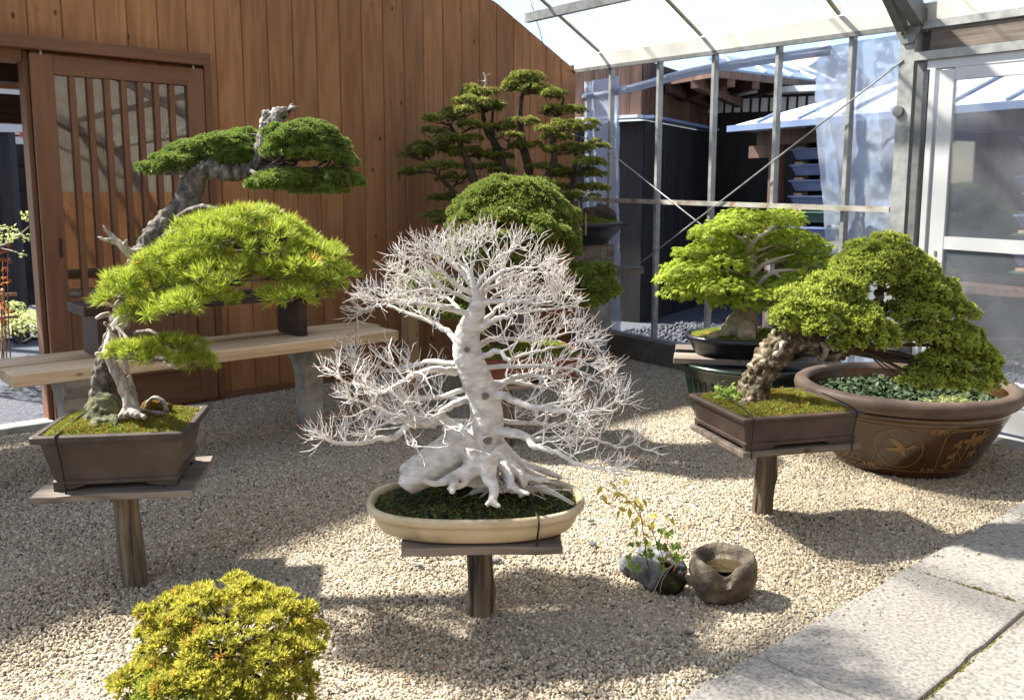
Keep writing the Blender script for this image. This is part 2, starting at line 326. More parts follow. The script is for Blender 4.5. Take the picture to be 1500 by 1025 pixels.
mt = dict(
 cedar=wood('cedar_boards', [(.26, .116, .046), (.355, .168, .069), (.43, .215, .093)], rand=.16),
 doorw=wood('door_wood', [(.15, .068, .034), (.195, .092, .046), (.225, .112, .058)], knots=False, rand=.06),
 doorwh=wood('door_wood_across', [(.15, .068, .034), (.195, .092, .046), (.225, .112, .058)], knots=False, rand=.06, axis=0),
 benchw=wood('bench_wood', [(.42, .29, .165), (.58, .43, .27), (.66, .53, .37)], axis=0, rand=.05, knotcol=(.2, .09, .04)),
 timber=wood('pale_timber', [(.34, .22, .12), (.46, .31, .18), (.55, .4, .25)], rand=.05),
 darkw=wood('dark_wood', [(.025, .015, .011), (.05, .028, .02), (.075, .042, .03)], knots=False, axis=0),
 greyw=wood('weathered_board', [(.10, .085, .07), (.2, .165, .135), (.3, .255, .21)], axis=0, rand=.1),
 stainw=wood('black_stained_boards', [(.010, .009, .010), (.018, .016, .017), (.03, .027, .027)], knots=False, rand=.25),
 brownw=wood('brown_cladding', [(.05, .028, .02), (.11, .06, .045), (.17, .1, .075)], rand=.15, knots=False),
 concrete=M('concrete', [(.2, .19, .17), (.33, .32, .29), (.42, .41, .38)], sc=9, rough=.9, bump=.5, bsc=60),
 basecon=M('foundation_concrete', [(.09, .085, .075), (.17, .155, .14)], sc=7, rough=.9, bump=.3),
 log=M('log_post', [(.028, .022, .017), (.13, .105, .075), (.22, .18, .125)], sc=34, stretch=(1, 1, .06), rough=.85, bump=.8, bsc=50, bdist=.01),
 potbrown=M('brown_stoneware', [(.036, .024, .019), (.056, .036, .028), (.085, .058, .046)], sc=7, rough=.5, bump=.15, bsc=90, rvar=.08, spec=.4),
 potgrey=M('grey_brown_stoneware', [(.036, .03, .026), (.058, .044, .035), (.09, .073, .06)], sc=6, rough=.55, bump=.15, bsc=90, rvar=.08),
 potcream=M('cream_glaze', [(.34, .26, .15), (.5, .41, .26), (.56, .48, .34)], sc=8, rough=.38, bump=.12, bsc=45, rvar=.1, spec=.5),
 potblack=M('black_glaze', [(.008, .009, .011), (.016, .018, .022)], sc=6, rough=.35, spec=.5, rvar=.08, bump=.05),
 potred=M('red_clay_pot', [(.10, .032, .02), (.16, .052, .032)], sc=6, rough=.6, bump=.1),
 potgreen=M('dark_green_tub', [(.004, .012, .008), (.008, .022, .015)], sc=5, rough=.25, spec=.5, coat=.3),
 bowl=M('brown_glaze', [(.032, .014, .006), (.052, .022, .009), (.07, .033, .015)], sc=5, rough=.22, spec=.5, coat=.5, rvar=.06, bump=.05, bsc=20),
 bowlrim=M('unglazed_rim', [(.075, .053, .041), (.115, .082, .064), (.15, .11, .087)], sc=7, rough=.55, bump=.2, bsc=60, rvar=.1),
 gold=M('ochre_slip', [(.13, .072, .024), (.21, .12, .042)], sc=30, rough=.35, coat=.4),
 bark=M('pine_bark', [(.03, .025, .02), (.11, .095, .08), (.24, .215, .19)], sc=38, stretch=(1, 1, .55), rough=.95, bump=1., bsc=45, bdist=.012, detail=8),
 dead=M('bleached_deadwood', [(.12, .10, .078), (.36, .325, .275), (.52, .49, .435)], sc=34, stretch=(1, 1, .22), rough=.85, bump=1., bsc=60, bdist=.008, detail=9),
 deadgrey=M('grey_weathered_deadwood', [(.05, .043, .036), (.2, .18, .16), (.42, .4, .37)], sc=40, stretch=(1, 1, .4), rough=.9, bump=1., bsc=55, bdist=.01, detail=9),
 knotdark=M('healed_scar', [(.10, .085, .07), (.3, .27, .23)], sc=90, rough=.9, bump=.8, bsc=120, bdist=.004),
 white=M('white_bark', [(.3, .28, .245), (.53, .505, .465), (.68, .66, .625)], sc=17, stretch=(1, 1, 2.2), rough=.8, bump=.5, bsc=38, bstr=(1, 1, 1.8), bdist=.005, pos=[.28, .46, .62], detail=9),
 twig=M('white_twigs', [(.56, .53, .49), (.8, .78, .74)], sc=30, rough=.75),
 bud=M('red_buds', [(.26, .13, .08), (.42, .25, .17)], sc=60, rough=.6),
 barkc=M('rough_spruce_bark', [(.02, .015, .009), (.11, .085, .05), (.42, .38, .3)], sc=26, rough=.95, bump=1., bsc=45, bdist=.012, detail=8, pos=[.3, .5, .68]),
 barkd=M('dark_bark', [(.035, .026, .02), (.085, .062, .045)], sc=30, rough=.95, bump=.6),
 barkm=M('maple_bark', [(.16, .13, .085), (.3, .25, .175), (.38, .33, .25)], sc=16, stretch=(1, 1, .5), rough=.9, bump=.6, bsc=40),
 barkp=M('pale_maple_branch', [(.3, .25, .19), (.45, .4, .33)], sc=20, rough=.85, bump=.3),
 moss=M('moss', [(.035, .03, .01), (.10, .095, .018), (.2, .13, .025)], sc=16, rough=1., bump=1., bsc=110, bdist=.008, detail=8, spec=.05),
 mossbrown=M('brown_moss', [(.05, .035, .012), (.17, .095, .025), (.24, .18, .035)], sc=16, rough=1., bump=1., bsc=110, bdist=.008, spec=.05),
 soil=M('dark_soil', [(.012, .011, .008), (.03, .028, .018), (.055, .06, .018)], sc=22, rough=1., bump=1., bsc=90, bdist=.01, detail=8, spec=.05),
 steel=M('galvanised_steel', [(.22, .23, .23), (.32, .33, .325), (.4, .4, .385)], sc=12, rough=.5, metal=.25, bump=.06, bsc=30, rvar=.1),
 steeld=M('dull_steel', [(.14, .145, .145), (.22, .225, .22)], sc=14, rough=.5, metal=.4, rvar=.1),
 rust=M('rusty_rail', [(.22, .09, .04), (.36, .33, .28), (.42, .42, .38)], sc=7, rough=.7, pos=[.36, .46, .6]),
 alu=M('aluminium', [(.5, .52, .54), (.6, .61, .62)], sc=4, rough=.4, metal=.3),
 cream=M('cream_painted_beam', [(.46, .455, .42), (.56, .55, .51)], sc=5, stretch=(1, 1, 1), rough=.6),
 rafter=M('roof_batten', [(.3, .24, .15), (.42, .34, .22)], sc=9, rough=.7),
 cord=M('black_cord', [(.008, .008, .008), (.02, .02, .02)], sc=60, rough=.7),
 granite=M('granite', [(.13, .124, .114), (.27, .258, .236), (.35, .33, .3)], sc=75, rough=.85, bump=.8, bsc=26, bdist=.01, detail=10, rand=.06),
 basin=M('brown_field_stone', [(.045, .036, .027), (.10, .08, .058), (.21, .18, .135)], sc=13, rough=.7, bump=1., bsc=34, detail=12, bdist=.012),
 slate=M('blue_grey_rock', [(.04, .042, .045), (.11, .115, .12), (.17, .175, .18)], sc=14, rough=.75, bump=.9, bsc=18, bdist=.02),
 rockmoss=M('mossy_rock', [(.035, .04, .02), (.10, .105, .05), (.2, .19, .13)], sc=24, rough=1., bump=1., bsc=50, bdist=.015, detail=9),
 metalroof=M('white_metal_roof', [(.6, .63, .66), (.68, .7, .72)], sc=3, rough=.4),
 solar=M('blue_corrugated_roof', [(.12, .17, .29), (.17, .22, .34)], sc=4, rough=.35),
 tile=M('orange_roof_tile', [(.36, .2, .12), (.55, .36, .24)], sc=6, rough=.8),
 creamwall=M('cream_wall', [(.24, .22, .185), (.3, .28, .24)], sc=3, rough=.9),
 plaster=M('white_plaster', [(.55, .52, .45), (.62, .59, .52)], sc=3, rough=.9),
 planter=M('blue_planter', [(.09, .12, .24), (.14, .18, .32)], sc=6, rough=.5),
 planterg=M('green_planter', [(.03, .07, .06), (.05, .1, .085)], sc=6, rough=.5),
 path=M('pale_concrete', [(.42, .41, .39), (.5, .49, .47)], sc=8, rough=.9, bump=.2),
 shade_stone=M('shade_toned_ground', [(.045, .05, .062), (.09, .097, .115), (.16, .165, .185)], sc=60, rough=.95, bump=1., bsc=50, bdist=.02, detail=10),  # dark bluish tone stands in for the open shade outside
 ground=M('gravel_bed', [(.2, .175, .135), (.34, .3, .235), (.45, .4, .32)], sc=110, rough=.95, bump=1., bsc=70, bdist=.02, detail=8),
 shade=M('window_pane_white', [(.5, .52, .55), (.58, .6, .62)], sc=4, rough=.4),
 red=M('red_paint', [(.4, .03, .03), (.5, .04, .04)], sc=4, rough=.5),
 needle=foliage('pine_needles', (.12, .17, .014), (.27, .36, .03), (.6, .66, .1), brown=(.015, (.5, .32, .06)), trans=.42),
 pad=foliage('tight_needles', (.06, .105, .022), (.12, .19, .035), (.3, .38, .08), trans=.4),
 spruce=foliage('spruce_tips', (.08, .125, .016), (.27, .345, .04), (.68, .74, .15), trans=.45, tipstart=.25),
 juniper=foliage('juniper_scales', (.09, .13, .025), (.17, .23, .04), (.34, .4, .09), trans=.38),
 forest=foliage('forest_needles', (.07, .1, .02), (.16, .19, .035), (.44, .45, .1), trans=.38, brown=(.04, (.22, .13, .06))),
 maple=foliage('maple_leaves', (.24, .34, .03), (.4, .5, .05), (.6, .66, .11), trans=.55, rough=.45),
 gold_needle=foliage('golden_needles', (.15, .17, .02), (.42, .41, .05), (.74, .67, .13), trans=.42, brown=(.04, (.42, .24, .05))),
 greenlow=foliage('green_needles', (.11, .15, .015), (.23, .29, .03), (.42, .47, .07), trans=.3),
 ivy=foliage('ivy_leaves', (.12, .22, .035), (.26, .38, .07), (.42, .5, .12), trans=.4),
 mossy=foliage('moss_blades', (.10, .10, .012), (.24, .24, .03), (.4, .36, .05), trans=.3, brown=(.2, (.3, .15, .03))),
 yellowleaf=foliage('yellow_leaves', (.42, .37, .06), (.55, .47, .09), (.6, .5, .12), trans=.4),
 orangeleaf=foliage('orange_leaves', (.4, .13, .04), (.5, .2, .05), (.55, .2, .06), trans=.4),
 paleleaf=foliage('pale_spring_leaves', (.36, .42, .14), (.5, .54, .22), (.6, .6, .3), trans=.45),
 redleaf=foliage('red_leaves', (.3, .02, .04), (.42, .04, .06), (.5, .08, .1), trans=.4),
 duckweed=foliage('water_plants', (.03, .06, .025), (.07, .11, .05), (.14, .18, .09), trans=.2),
 redstem=M('red_stem', [(.16, .05, .03), (.24, .09, .05)], sc=30, rough=.6),
 poly=sheet('corrugated_polycarbonate', .73, .24, .03, tint=(.98, .97, .93), tcol=(.76, .77, .755), noise=.2, nscale=1.7),
 film=sheet('plastic_film', .24, .66, .2, tint=(.85, .9, 1), tcol=(.68, .77, .95), rough=.16, noise=.1, nscale=4, bump=.8),
 glass=sheet('door_glass', .80, .20, .08, tint=(.9, .93, .95), tcol=(.66, .7, .76), rough=.02, noise=.09, nscale=2.2),
 dglass=sheet('sliding_door_glass', .9, .03, .09, tint=(.85, .83, .8), rough=.01),
)
def dark_water():
    m, nt, b = nodes('dark_water'); b.inputs['Base Color'].default_value = (.006, .008, .005, 1); b.inputs['Roughness'].default_value = .12; b.inputs['Specular IOR Level'].default_value = .25; return m
mt['darkwater'] = dark_water()
def whiten():
    """grey lichen patches, fine wrinkles and dark pits over the white bark"""
    m = mt['white']; nt = m.node_tree; L = nt.links.new; b = nt.nodes['Principled BSDF']; src = b.inputs['Base Color'].links[0].from_socket; tc = N(nt, 'ShaderNodeTexCoord')
    mp = N(nt, 'ShaderNodeMapping'); mp.inputs['Scale'].default_value = (14, 14, 60); L(tc.outputs['Object'], mp.inputs[0]); nz = N(nt, 'ShaderNodeTexNoise', inp={'Scale': 1., 'Detail': 4., 'Distortion': 1.2}); L(mp.outputs[0], nz.inputs[0])
    r1 = N(nt, 'ShaderNodeMapRange', inp={1: .58, 2: .72, 3: 0., 4: .32}); L(nz.outputs['Fac'], r1.inputs[0]); m1 = N(nt, 'ShaderNodeMix', data_type='RGBA'); L(r1.outputs[0], m1.inputs[0]); L(src, m1.inputs[6]); m1.inputs[7].default_value = (.17, .15, .125, 1)
    n2 = N(nt, 'ShaderNodeTexNoise', inp={'Scale': 9., 'Detail': 8., 'Roughness': .7}); L(tc.outputs['Object'], n2.inputs[0]); r2 = N(nt, 'ShaderNodeMapRange', inp={1: .52, 2: .7, 3: 0., 4: .5}); L(n2.outputs['Fac'], r2.inputs[0]); m2 = N(nt, 'ShaderNodeMix', data_type='RGBA'); L(r2.outputs[0], m2.inputs[0]); L(m1.outputs[2], m2.inputs[6]); m2.inputs[7].default_value = (.3, .28, .24, 1)
    n3 = N(nt, 'ShaderNodeTexVoronoi', inp={'Scale': 60.}); L(tc.outputs['Object'], n3.inputs[0]); r3 = N(nt, 'ShaderNodeMapRange', inp={1: .05, 2: .12, 3: .25, 4: 0.}); L(n3.outputs['Distance'], r3.inputs[0]); m3 = N(nt, 'ShaderNodeMix', data_type='RGBA'); L(r3.outputs[0], m3.inputs[0]); L(m2.outputs[2], m3.inputs[6]); m3.inputs[7].default_value = (.12, .10, .08, 1)
    L(m3.outputs[2], b.inputs['Base Color'])
whiten()
def water_mat():
    m, nt, b = nodes('still_water'); b.inputs['Base Color'].default_value = (.05, .036, .016, 1); b.inputs['Roughness'].default_value = .06; b.inputs['Specular IOR Level'].default_value = .5; return m
mt['water'] = water_mat()
def pebble_mat():
    m, nt, b = nodes('gravel_stones'); L = nt.links.new; oi = N(nt, 'ShaderNodeObjectInfo'); rp = N(nt, 'ShaderNodeValToRGB'); e = rp.color_ramp.elements
    stops = [(0, (.05, .048, .047)), (.05, (.13, .122, .113)), (.1, (.25, .203, .138)), (.3, (.35, .29, .205)), (.55, (.43, .365, .265)), (.75, (.32, .272, .208)), (.9, (.52, .455, .355)), (1, (.59, .545, .46))]
    e[0].position = 0; e[0].color = rgba(stops[0][1]); e[1].position = 1; e[1].color = rgba(stops[-1][1])
    for p, c in stops[1:-1]: q = e.new(p); q.color = rgba(c)
    L(oi.outputs['Random'], rp.inputs[0]); L(rp.outputs[0], b.inputs['Base Color']); b.inputs['Roughness'].default_value = .85; b.inputs['Specular IOR Level'].default_value = .25
    return m
mt['pebble'] = pebble_mat()

# ================================================================== THE SETTING
def poly_sheet(name, pts, z, mat, kind='structure'):
    me = bpy.data.meshes.new(name); me.from_pydata([(p[0], p[1], z) for p in pts], [], [tuple(range(len(pts)))]); me.update()
    return tag(link(name, me, mat), kind=kind)
poly_sheet('ground', [(-300, -300), (300, -300), (300, 300), (-300, 300)], -.06, mt['shade_stone'])
# gravel bed inside the court, with real stones
NPAV = 4.55
def gravel_bed():
    c = [Wp(-6, .0, 0), Wp(3.53, .0, 0), Gp(6.6, 0, 0), Wp(-6, NPAV+.02, 0)]
    # corner between paving edge and greenhouse wall
    c = [Wp(-5, .0, 0), Wp(3.53, .0, 0), Gp(4.9, .05, 0), Wp(3.3, NPAV+.03, 0), Wp(-5, NPAV+.03, 0)]
    poly_sheet('gravel_bed', c, -.005, mt['ground'])
    # stones only where the picture can see them
    me = bpy.data.meshes.new('gravel')
    vis = [Wp(-1.75, .02, 0), Wp(3.5, .02, 0), Gp(4.3, .06, 0), Wp(2.9, NPAV+.02, 0), Wp(-3.1, NPAV+.02, 0), Wp(-3.1, 2.6, 0)]
    me.from_pydata([tuple(p) for p in vis], [], [tuple(range(len(vis)))]); me.update()
    import bmesh
    bm = bmesh.new(); bm.from_mesh(me); bmesh.ops.triangulate(bm, faces=bm.faces[:]); bmesh.ops.subdivide_edges(bm, edges=bm.edges[:], cuts=30, use_grid_fill=True); bm.to_mesh(me); bm.free()
    for v in me.vertices: v.co.z = .006*mn.noise(v.co*2.3)-.004
    o = link('gravel', me, mt['pebble']); tag(o, 'pale beige angular gravel covering the courtyard floor', 'gravel', kind='stuff')
    ng = bpy.data.node_groups.new('gravel_stones', 'GeometryNodeTree')
    ng.interface.new_socket('Geometry', in_out='INPUT', socket_type='NodeSocketGeometry'); ng.interface.new_socket('Geometry', in_out='OUTPUT', socket_type='NodeSocketGeometry')
    A = lambda t, **k: N(ng, t, **k); L = ng.links.new
    gi = A('NodeGroupInput'); go = A('NodeGroupOutput')
    ds = A('GeometryNodeDistributePointsOnFaces'); ds.inputs['Density'].default_value = 10500; ds.inputs['Seed'].default_value = 3; L(gi.outputs[0], ds.inputs['Mesh'])
    jn = A('GeometryNodeJoinGeometry')
    for k in range(4):
        ic = A('GeometryNodeMeshIcoSphere', inp={'Radius': 1., 'Subdivisions': 2}); sp = A('GeometryNodeSetPosition')
        nz = A('ShaderNodeTexNoise', inp={'Scale': .75, 'Detail': 1.}); ps = A('GeometryNodeInputPosition'); of = A('ShaderNodeVectorMath', operation='ADD'); of.inputs[1].default_value = (k*7.3, k*3.1, 5.)
        L(ps.outputs[0], of.inputs[0]); L(of.outputs[0], nz.inputs['Vector']); sb = A('ShaderNodeVectorMath', operation='SUBTRACT'); sb.inputs[1].default_value = (.5, .5, .5); L(nz.outputs['Color'], sb.inputs[0])
        scl = A('ShaderNodeVectorMath', operation='SCALE', inp={'Scale': 1.7}); L(sb.outputs[0], scl.inputs[0]); L(ic.outputs['Mesh'], sp.inputs['Geometry']); L(scl.outputs[0], sp.inputs['Offset'])
        sf = A('GeometryNodeSetShadeSmooth'); sf.inputs['Shade Smooth'].default_value = False; L(sp.outputs[0], sf.inputs[0])
        gti = A('GeometryNodeGeometryToInstance'); L(sf.outputs[0], gti.inputs[0]); L(gti.outputs[0], jn.inputs[0])
    ip = A('GeometryNodeInstanceOnPoints'); L(ds.outputs['Points'], ip.inputs['Points']); L(jn.outputs[0], ip.inputs['Instance']); ip.inputs['Pick Instance'].default_value = True
    rr = A('FunctionNodeRandomValue', data_type='FLOAT_VECTOR'); rr.inputs[0].default_value = (0, 0, 0); rr.inputs[1].default_value = (6.28, 6.28, 6.28); L(rr.outputs[0], ip.inputs['Rotation'])
    rs = A('FunctionNodeRandomValue', data_type='FLOAT_VECTOR'); rs.inputs[0].default_value = (.0038, .0033, .0028); rs.inputs[1].default_value = (.0092, .0079, .006); rs.inputs['Seed'].default_value = 5; L(rs.outputs[0], ip.inputs['Scale'])
    sm = A('GeometryNodeSetMaterial'); sm.inputs['Material'].default_value = mt['pebble']; L(ip.outputs[0], sm.inputs[0]); L(sm.outputs[0], go.inputs[0])
    md = o.modifiers.new('stones', 'NODES'); md.node_group = ng
gravel_bed()
# a few odd dark pebbles lying loose on the gravel
for k, (px, py, r) in enumerate([(868, 800, .016), (726, 824, .017), (866, 766, .012), (1218, 762, .012), (612, 832, .011), (270, 870, .018), (1130, 720, .011), (955, 690, .010), (1010, 930, .014)]):
    c = gnd(px, py); mb = MB(); ph = rng.random(3)*6
    rings = []
    for a in (-.9, -.35, .25, .8):
        rings.append(np.array([[c[0]+r*1.25*math.cos(a)*math.cos(t)*(1+.22*math.sin(2*t+ph[0])), c[1]+r*math.cos(a)*math.sin(t)*(1+.2*math.sin(3*t+ph[1])), .012+r*.55*math.sin(a)] for t in np.arange(8)*PI/4]))
    mb.loft(rings); spot = ['by the central stand', 'beside the central post', 'right of the oval pot', 'below the big glazed bowl', 'left of the central post', 'above the golden bush', 'near the right post', 'right of the bare tree', 'below the stone basin'][k]
    mb.build('pebble', mt['slate'], None, label='small dark grey pebble lying on the gravel '+spot, cat='pebble', group='dark pebbles on the gravel')
# granite paving
pv = thing('paving', None, None, Wp(.3, 4.8, 0)); pv['kind'] = 'structure'
def slab(s0, s1, n0, n1, seed):
    r = np.random.default_rng(seed); mb = MB(); pts = []
    def side(a, b):
        k = 10; return [a+(b-a)*i/k+np.array([r.normal()*.0035, r.normal()*.0035, 0]) for i in range(k)]
    j = lambda: np.array([r.normal()*.008, r.normal()*.008, 0])
    g = .005; c = [Wp(s0+g, n1-g, 0)+j(), Wp(s1-g, n1-g, 0)+j(), Wp(s1-g, n0, 0)+j()*.4, Wp(s0+g, n0, 0)+j()*.4]
    for i in range(4): pts += side(c[i], c[(i+1) % 4])
    pts = np.array(pts); ce = pts.mean(0)
    lay = lambda z, k: np.array([p+(ce-p)/np.linalg.norm(ce-p)*k+UP*z for p in pts])
    h = .03+r.normal()*.002
    mb.loft([lay(-.05, 0), lay(h-.009, 0), lay(h-.002, .004), lay(h, .012)]); mb.build('paving_slab', mt['granite'], pv)
for i, (s0, s1) in enumerate([(-1.3, -.2), (-.2, .79), (.79, 1.72), (1.72, 2.7), (2.7, 3.2)]): slab(s0, s1, NPAV, 5.0, 20+i)
for i, (s0, s1) in enumerate([(-1.1, -.02), (-.02, .55), (.55, 1.3), (1.3, 2.2), (2.2, 3.0)]): slab(s0, s1, 4.998, 5.6, 40+i)
poly_sheet('paving_bed', [Wp(-1.4, NPAV+.02, 0), Wp(3.2, NPAV+.02, 0), Wp(3.2, 5.62, 0), Wp(-1.4, 5.62, 0)], .019, mt['ground'])
mp_, ma_ = [], []
for (a, b, n) in [(Wp(.79, 4.62, .02), Wp(.79, 5.0, .02), 150), (Wp(-.2, 4.997, .02), Wp(.5, 4.997, .02), 110), (Wp(-.02, 5.02, .02), Wp(-.02, 5.3, .02), 60)]:
    t = rng.random(n)**.8; p = a[None]+(b-a)[None]*t[:, None]+rng.normal(size=(n, 3))*[.004, .004, .004]; mp_.append(p); ma_.append(rng.normal(size=(n, 3))*.5+UP)
# grit kicked onto the slab edges
gp = np.array([Wp(-1.2+4.2*a, NPAV+.004+.16*b**2.6, .033) for a, b in rng.random((330, 2))]); oc = np.array([(1, 0, 0), (-1, 0, 0), (0, 1, 0), (0, -1, 0), (0, 0, 1), (0, 0, -1.)])*[1, .8, .65]
scatter('grit', [(oc, np.array([(0, 2, 4), (2, 1, 4), (1, 3, 4), (3, 0, 4), (2, 0, 5), (1, 2, 5), (3, 1, 5), (0, 3, 5)]), np.zeros(6))], gp, rng.normal(size=(330, 3)), .003+.005*rng.random(330), mt['pebble'], None, kind='stuff', label='loose grit scattered along the edge of the paving slabs')['category'] = 'grit'
scatter('joint_moss', [needles(7, .011, .0035, seed=3)], np.concatenate(mp_), np.concatenate(ma_), .6+.8*rng.random(320), mt['mossy'], None, kind='stuff', label='green moss growing in the joints between the paving slabs')['category'] = 'moss'

# ------------------------------------------------------------------ timber wall
SL = .495; ZE = 2.56; SE = 3.54
def ztop(s): return min(ZE+(SE-s)*SL, 3.08+max(0., .3-s)*.22)
wall = thing('timber_wall', 'tall brown wall of vertical cedar boards behind the bonsai', 'wall', Wp(1.2, 0, 0))
PW = .19; DOOR_L, DOOR_R = -2.15, -1.03; LINT = 2.32
def plank(s0, s1, z0, zt):
    g = .0015; c = .006; t = .022; mb = MB()
    poly = [(s0+g, -t), (s1-g, -t), (s1-g, -c), (s1-g-c, 0), (s0+g+c, 0), (s0+g, -c)]
    mb.prism([Wp(s, n, z0) for s, n in poly], [Wp(s, n, zt(s)) for s, n in poly]); return mb.build('plank', mt['cedar'], wall)
k = -26; s = SE
edges = [SE-.19*i for i in range(46)]
for a in edges:
    s1, s0 = a, a-PW
    if s0 < -5: break
    if s1 <= DOOR_L+.01 or s0 >= DOOR_R-.2 and s1 > DOOR_R+.15: plank(s0, s1, -.04, ztop)
    else: plank(s0, s1, LINT, ztop)
# dark backing so that joints read as joints
mb = MB(); BK = [-5, -1.9, DOOR_R, .3, 2.485, SE-.002]
for a, b in zip(BK[:-1], BK[1:]):
    q = ((a, -.023), (b, -.023), (b, -.13), (a, -.13)); z0_ = LINT+.003 if b <= DOOR_R+.001 else -.04; mb.prism([Wp(s_, n_, z0_) for s_, n_ in q], [Wp(s_, n_, ztop(s_)-.004) for s_, n_ in q])
mb.build('wall_core', mt['darkw'], wall)
bar('base_board', mt['doorwh'], wall, Wp(.03, .012, .02), Wp(SE-.02, .012, .02), .02, .05)
# door frame and track
fr = thing('door_frame', 'brown timber frame and track of the sliding door at the left', 'door frame', Wp(-.5, .05, 0))
bar('door_track', mt['doorwh'], fr, Wp(-2.4, .06, 2.30), Wp(.0, .06, 2.30), .10, .075, .004)
box('side_post', mt['doorw'], fr, Wp(.03, .03, 1.19), (.05, .06, 2.32), WAX, .003)
box('jamb', mt['doorw'], fr, Wp(-1.052, -.05, 1.13), (.03, .13, 2.26), WAX, .004)
bar('head_board', mt['doorwh'], fr, Wp(-2.4, -.06, 2.235), Wp(-1.07, -.06, 2.235), .17, .07, .004)
bar('sill', mt['concrete'], fr, Wp(-2.6, .02, .0), Wp(-1.05, .02, .0), .14, .07, .004)
for i, sx in enumerate((-.98, -.07)):
    MB().tube([Wp(sx, .075, 2.235), Wp(sx, .075, 2.27)], .006, 6).build('roller_bolt', mt['steel'], fr)
sdoor = thing('sliding_door', 'brown timber sliding door with vertical slats over glass panes', 'door', Wp(-.5, .06, 0))
DN = .055
def dbox(nm, s0, s1, z0, z1, th=.04, n=DN, mat='doorw', bev=.003): return box(nm, mt[mat], sdoor, Wp((s0+s1)/2, n, (z0+z1)/2), (s1-s0, th, z1-z0), WAX, bev)
lst = dbox('stile', -1.04, -.915, .03, 2.245); dbox('stile', -.115, -.005, .03, 2.245)
bar('top_rail', mt['doorwh'], sdoor, Wp(-.914, DN, 2.185), Wp(-.116, DN, 2.185), .038, .11)
bar('middle_rail', mt['doorwh'], sdoor, Wp(-.914, DN, .755), Wp(-.116, DN, .755), .038, .075)
bar('lower_rail', mt['doorwh'], sdoor, Wp(-.914, DN, .29), Wp(-.116, DN, .29), .038, .07)
bar('bottom_rail', mt['doorwh'], sdoor, Wp(-.914, DN, .09), Wp(-.116, DN, .09), .038, .12)
for i in range(7):
    c = -.915+.8*(i+1)/8; dbox('slat', c-.017, c+.017, .793, 2.129, .03, DN+.001)
for i in range(8):
    a = -.915+.1*i; dbox('glass_pane', a+(.018 if i else .0), a+.1-(.018 if i < 7 else 0), .795, 2.127, .004, DN-.012, 'dglass', 0)
for i in range(5):
    a = -.913+.159*i; dbox('lower_board', a+.001, a+.157, .328, .716, .014, DN-.008)
bar('kick_panel', mt['doorwh'], sdoor, Wp(-.914, DN-.008, .2), Wp(-.116, DN-.008, .2), .014, .11)
hd = box('finger_pull', mt['darkw'], sdoor, Wp(-.945, DN+.0205, 1.10), (.02, .004, .12), WAX)
lk = box('floor_latch', mt['steel'], sdoor, Wp(-.95, DN+.024, .17), (.03, .012, .12), WAX, .002)

# ------------------------------------------------------------------ greenhouse side: roof, glazed wall, column, door
def zb(t): return 2.536-.0355*t           # underside of the eave beam
MR = -EW
def Rf(t, r, dz=0.): 
    p = G0+EG*t+MR*r; p = p.copy(); p[2] = zb(t)+.115+SL*r+dz; return p
roof = thing('greenhouse_roof', 'translucent corrugated lean-to roof above the courtyard', 'roof', Gp(2, 0, 2.6))
TR0, TR1, RR = -.32, 9.6, 9.2
nS = 11; wS = (TR1-TR0)/nS
for i in range(nS):
    t0 = TR0+wS*i; t1 = t0+wS+.05; m = int((t1-t0)/.0125); tt = np.linspace(t0, t1, m); rows = np.array([-.08, RR*.5, RR])
    V = np.array([Rf(t, r, .045+.013*math.sin(2*PI*t/.076)+(.004 if i % 2 else 0)) for r in rows for t in tt]); F = []
    for a in range(len(rows)-1):
        q = a*m+np.arange(m-1); F.append(np.stack([q, q+1, q+1+m, q+m], 1))
    o = link('roof_sheet', mesh_np('roof_sheet', V, np.concatenate(F)), mt['poly'], roof, True)
bar('eave_beam', mt['cream'], roof, Gp(-.30, .0, zb(-.3)+.068), Gp(9.6, .0, zb(9.6)+.068), .07, .136, .006)
bar('eave_flange', mt['steeld'], roof, Gp(-.30, .045, zb(-.3)+.006), Gp(9.6, .045, zb(9.6)+.006), .02, .03)
for r in (.62, 2.0, 3.4, 4.8, 6.2, 7.6, 9.0):
    bar('purlin', mt['steeld'], roof, Rf(-.3, r, -.02), Rf(TR1, r, -.02), .05, .075)
for t in np.arange(.05, 9.6, 1.24):
    bar('batten', mt['rafter'], roof, Rf(t, .03, .02), Rf(t, RR, .02), .022, .018)
for t in (3.12, 6.2, 9.3):
    bar('rafter', mt['steeld'], roof, Rf(t, .0, -.1), Rf(t, RR, -.1), .07, .11)
many_tubes('tie_cable', [([Wp(3.08, .05, 2.72), Wp(3.02, .08, 2.82), Wp(2.85, .14, 3.05), Wp(2.7, .2, 3.4)], [.004]*4)], mt['steeld'], roof, 5)

gw = thing('greenhouse_wall', 'steel framed glazed side wall of the greenhouse on a low concrete base', 'wall', Gp(1.4, 0, 0))
tm = [.2, .81, 1.42, 2.03, 2.63]
for t in tm: box('mullion', mt['steel'], gw, Gp(t, 0, (.2+zb(t))/2), (.034, .05, zb(t)-.2), GAX, .003)
bar('middle_rail', mt['rust'], gw, Gp(-.29, .045, 1.392), Gp(3.0, .045, 1.327), .04, .035)
bar('base_rail', mt['steel'], gw, Gp(-.29, .01, .205), Gp(3.0, .01, .205), .07, .03)
for i, (a, b) in enumerate([(-.29, .25), (.26, .85), (.86, 1.45), (1.46, 2.05), (2.06, 2.98)]):
    box('foundation_block', mt['basecon'], gw, Gp((a+b)/2, 0, .07), (b-a, .08, .24), GAX, .004)
    if i: box('base_bracket', mt['steeld'], gw, Gp(a-.005, .05, .1), (.03, .015, .2), GAX)
xc = Gp(1.27, .06, 1.325)
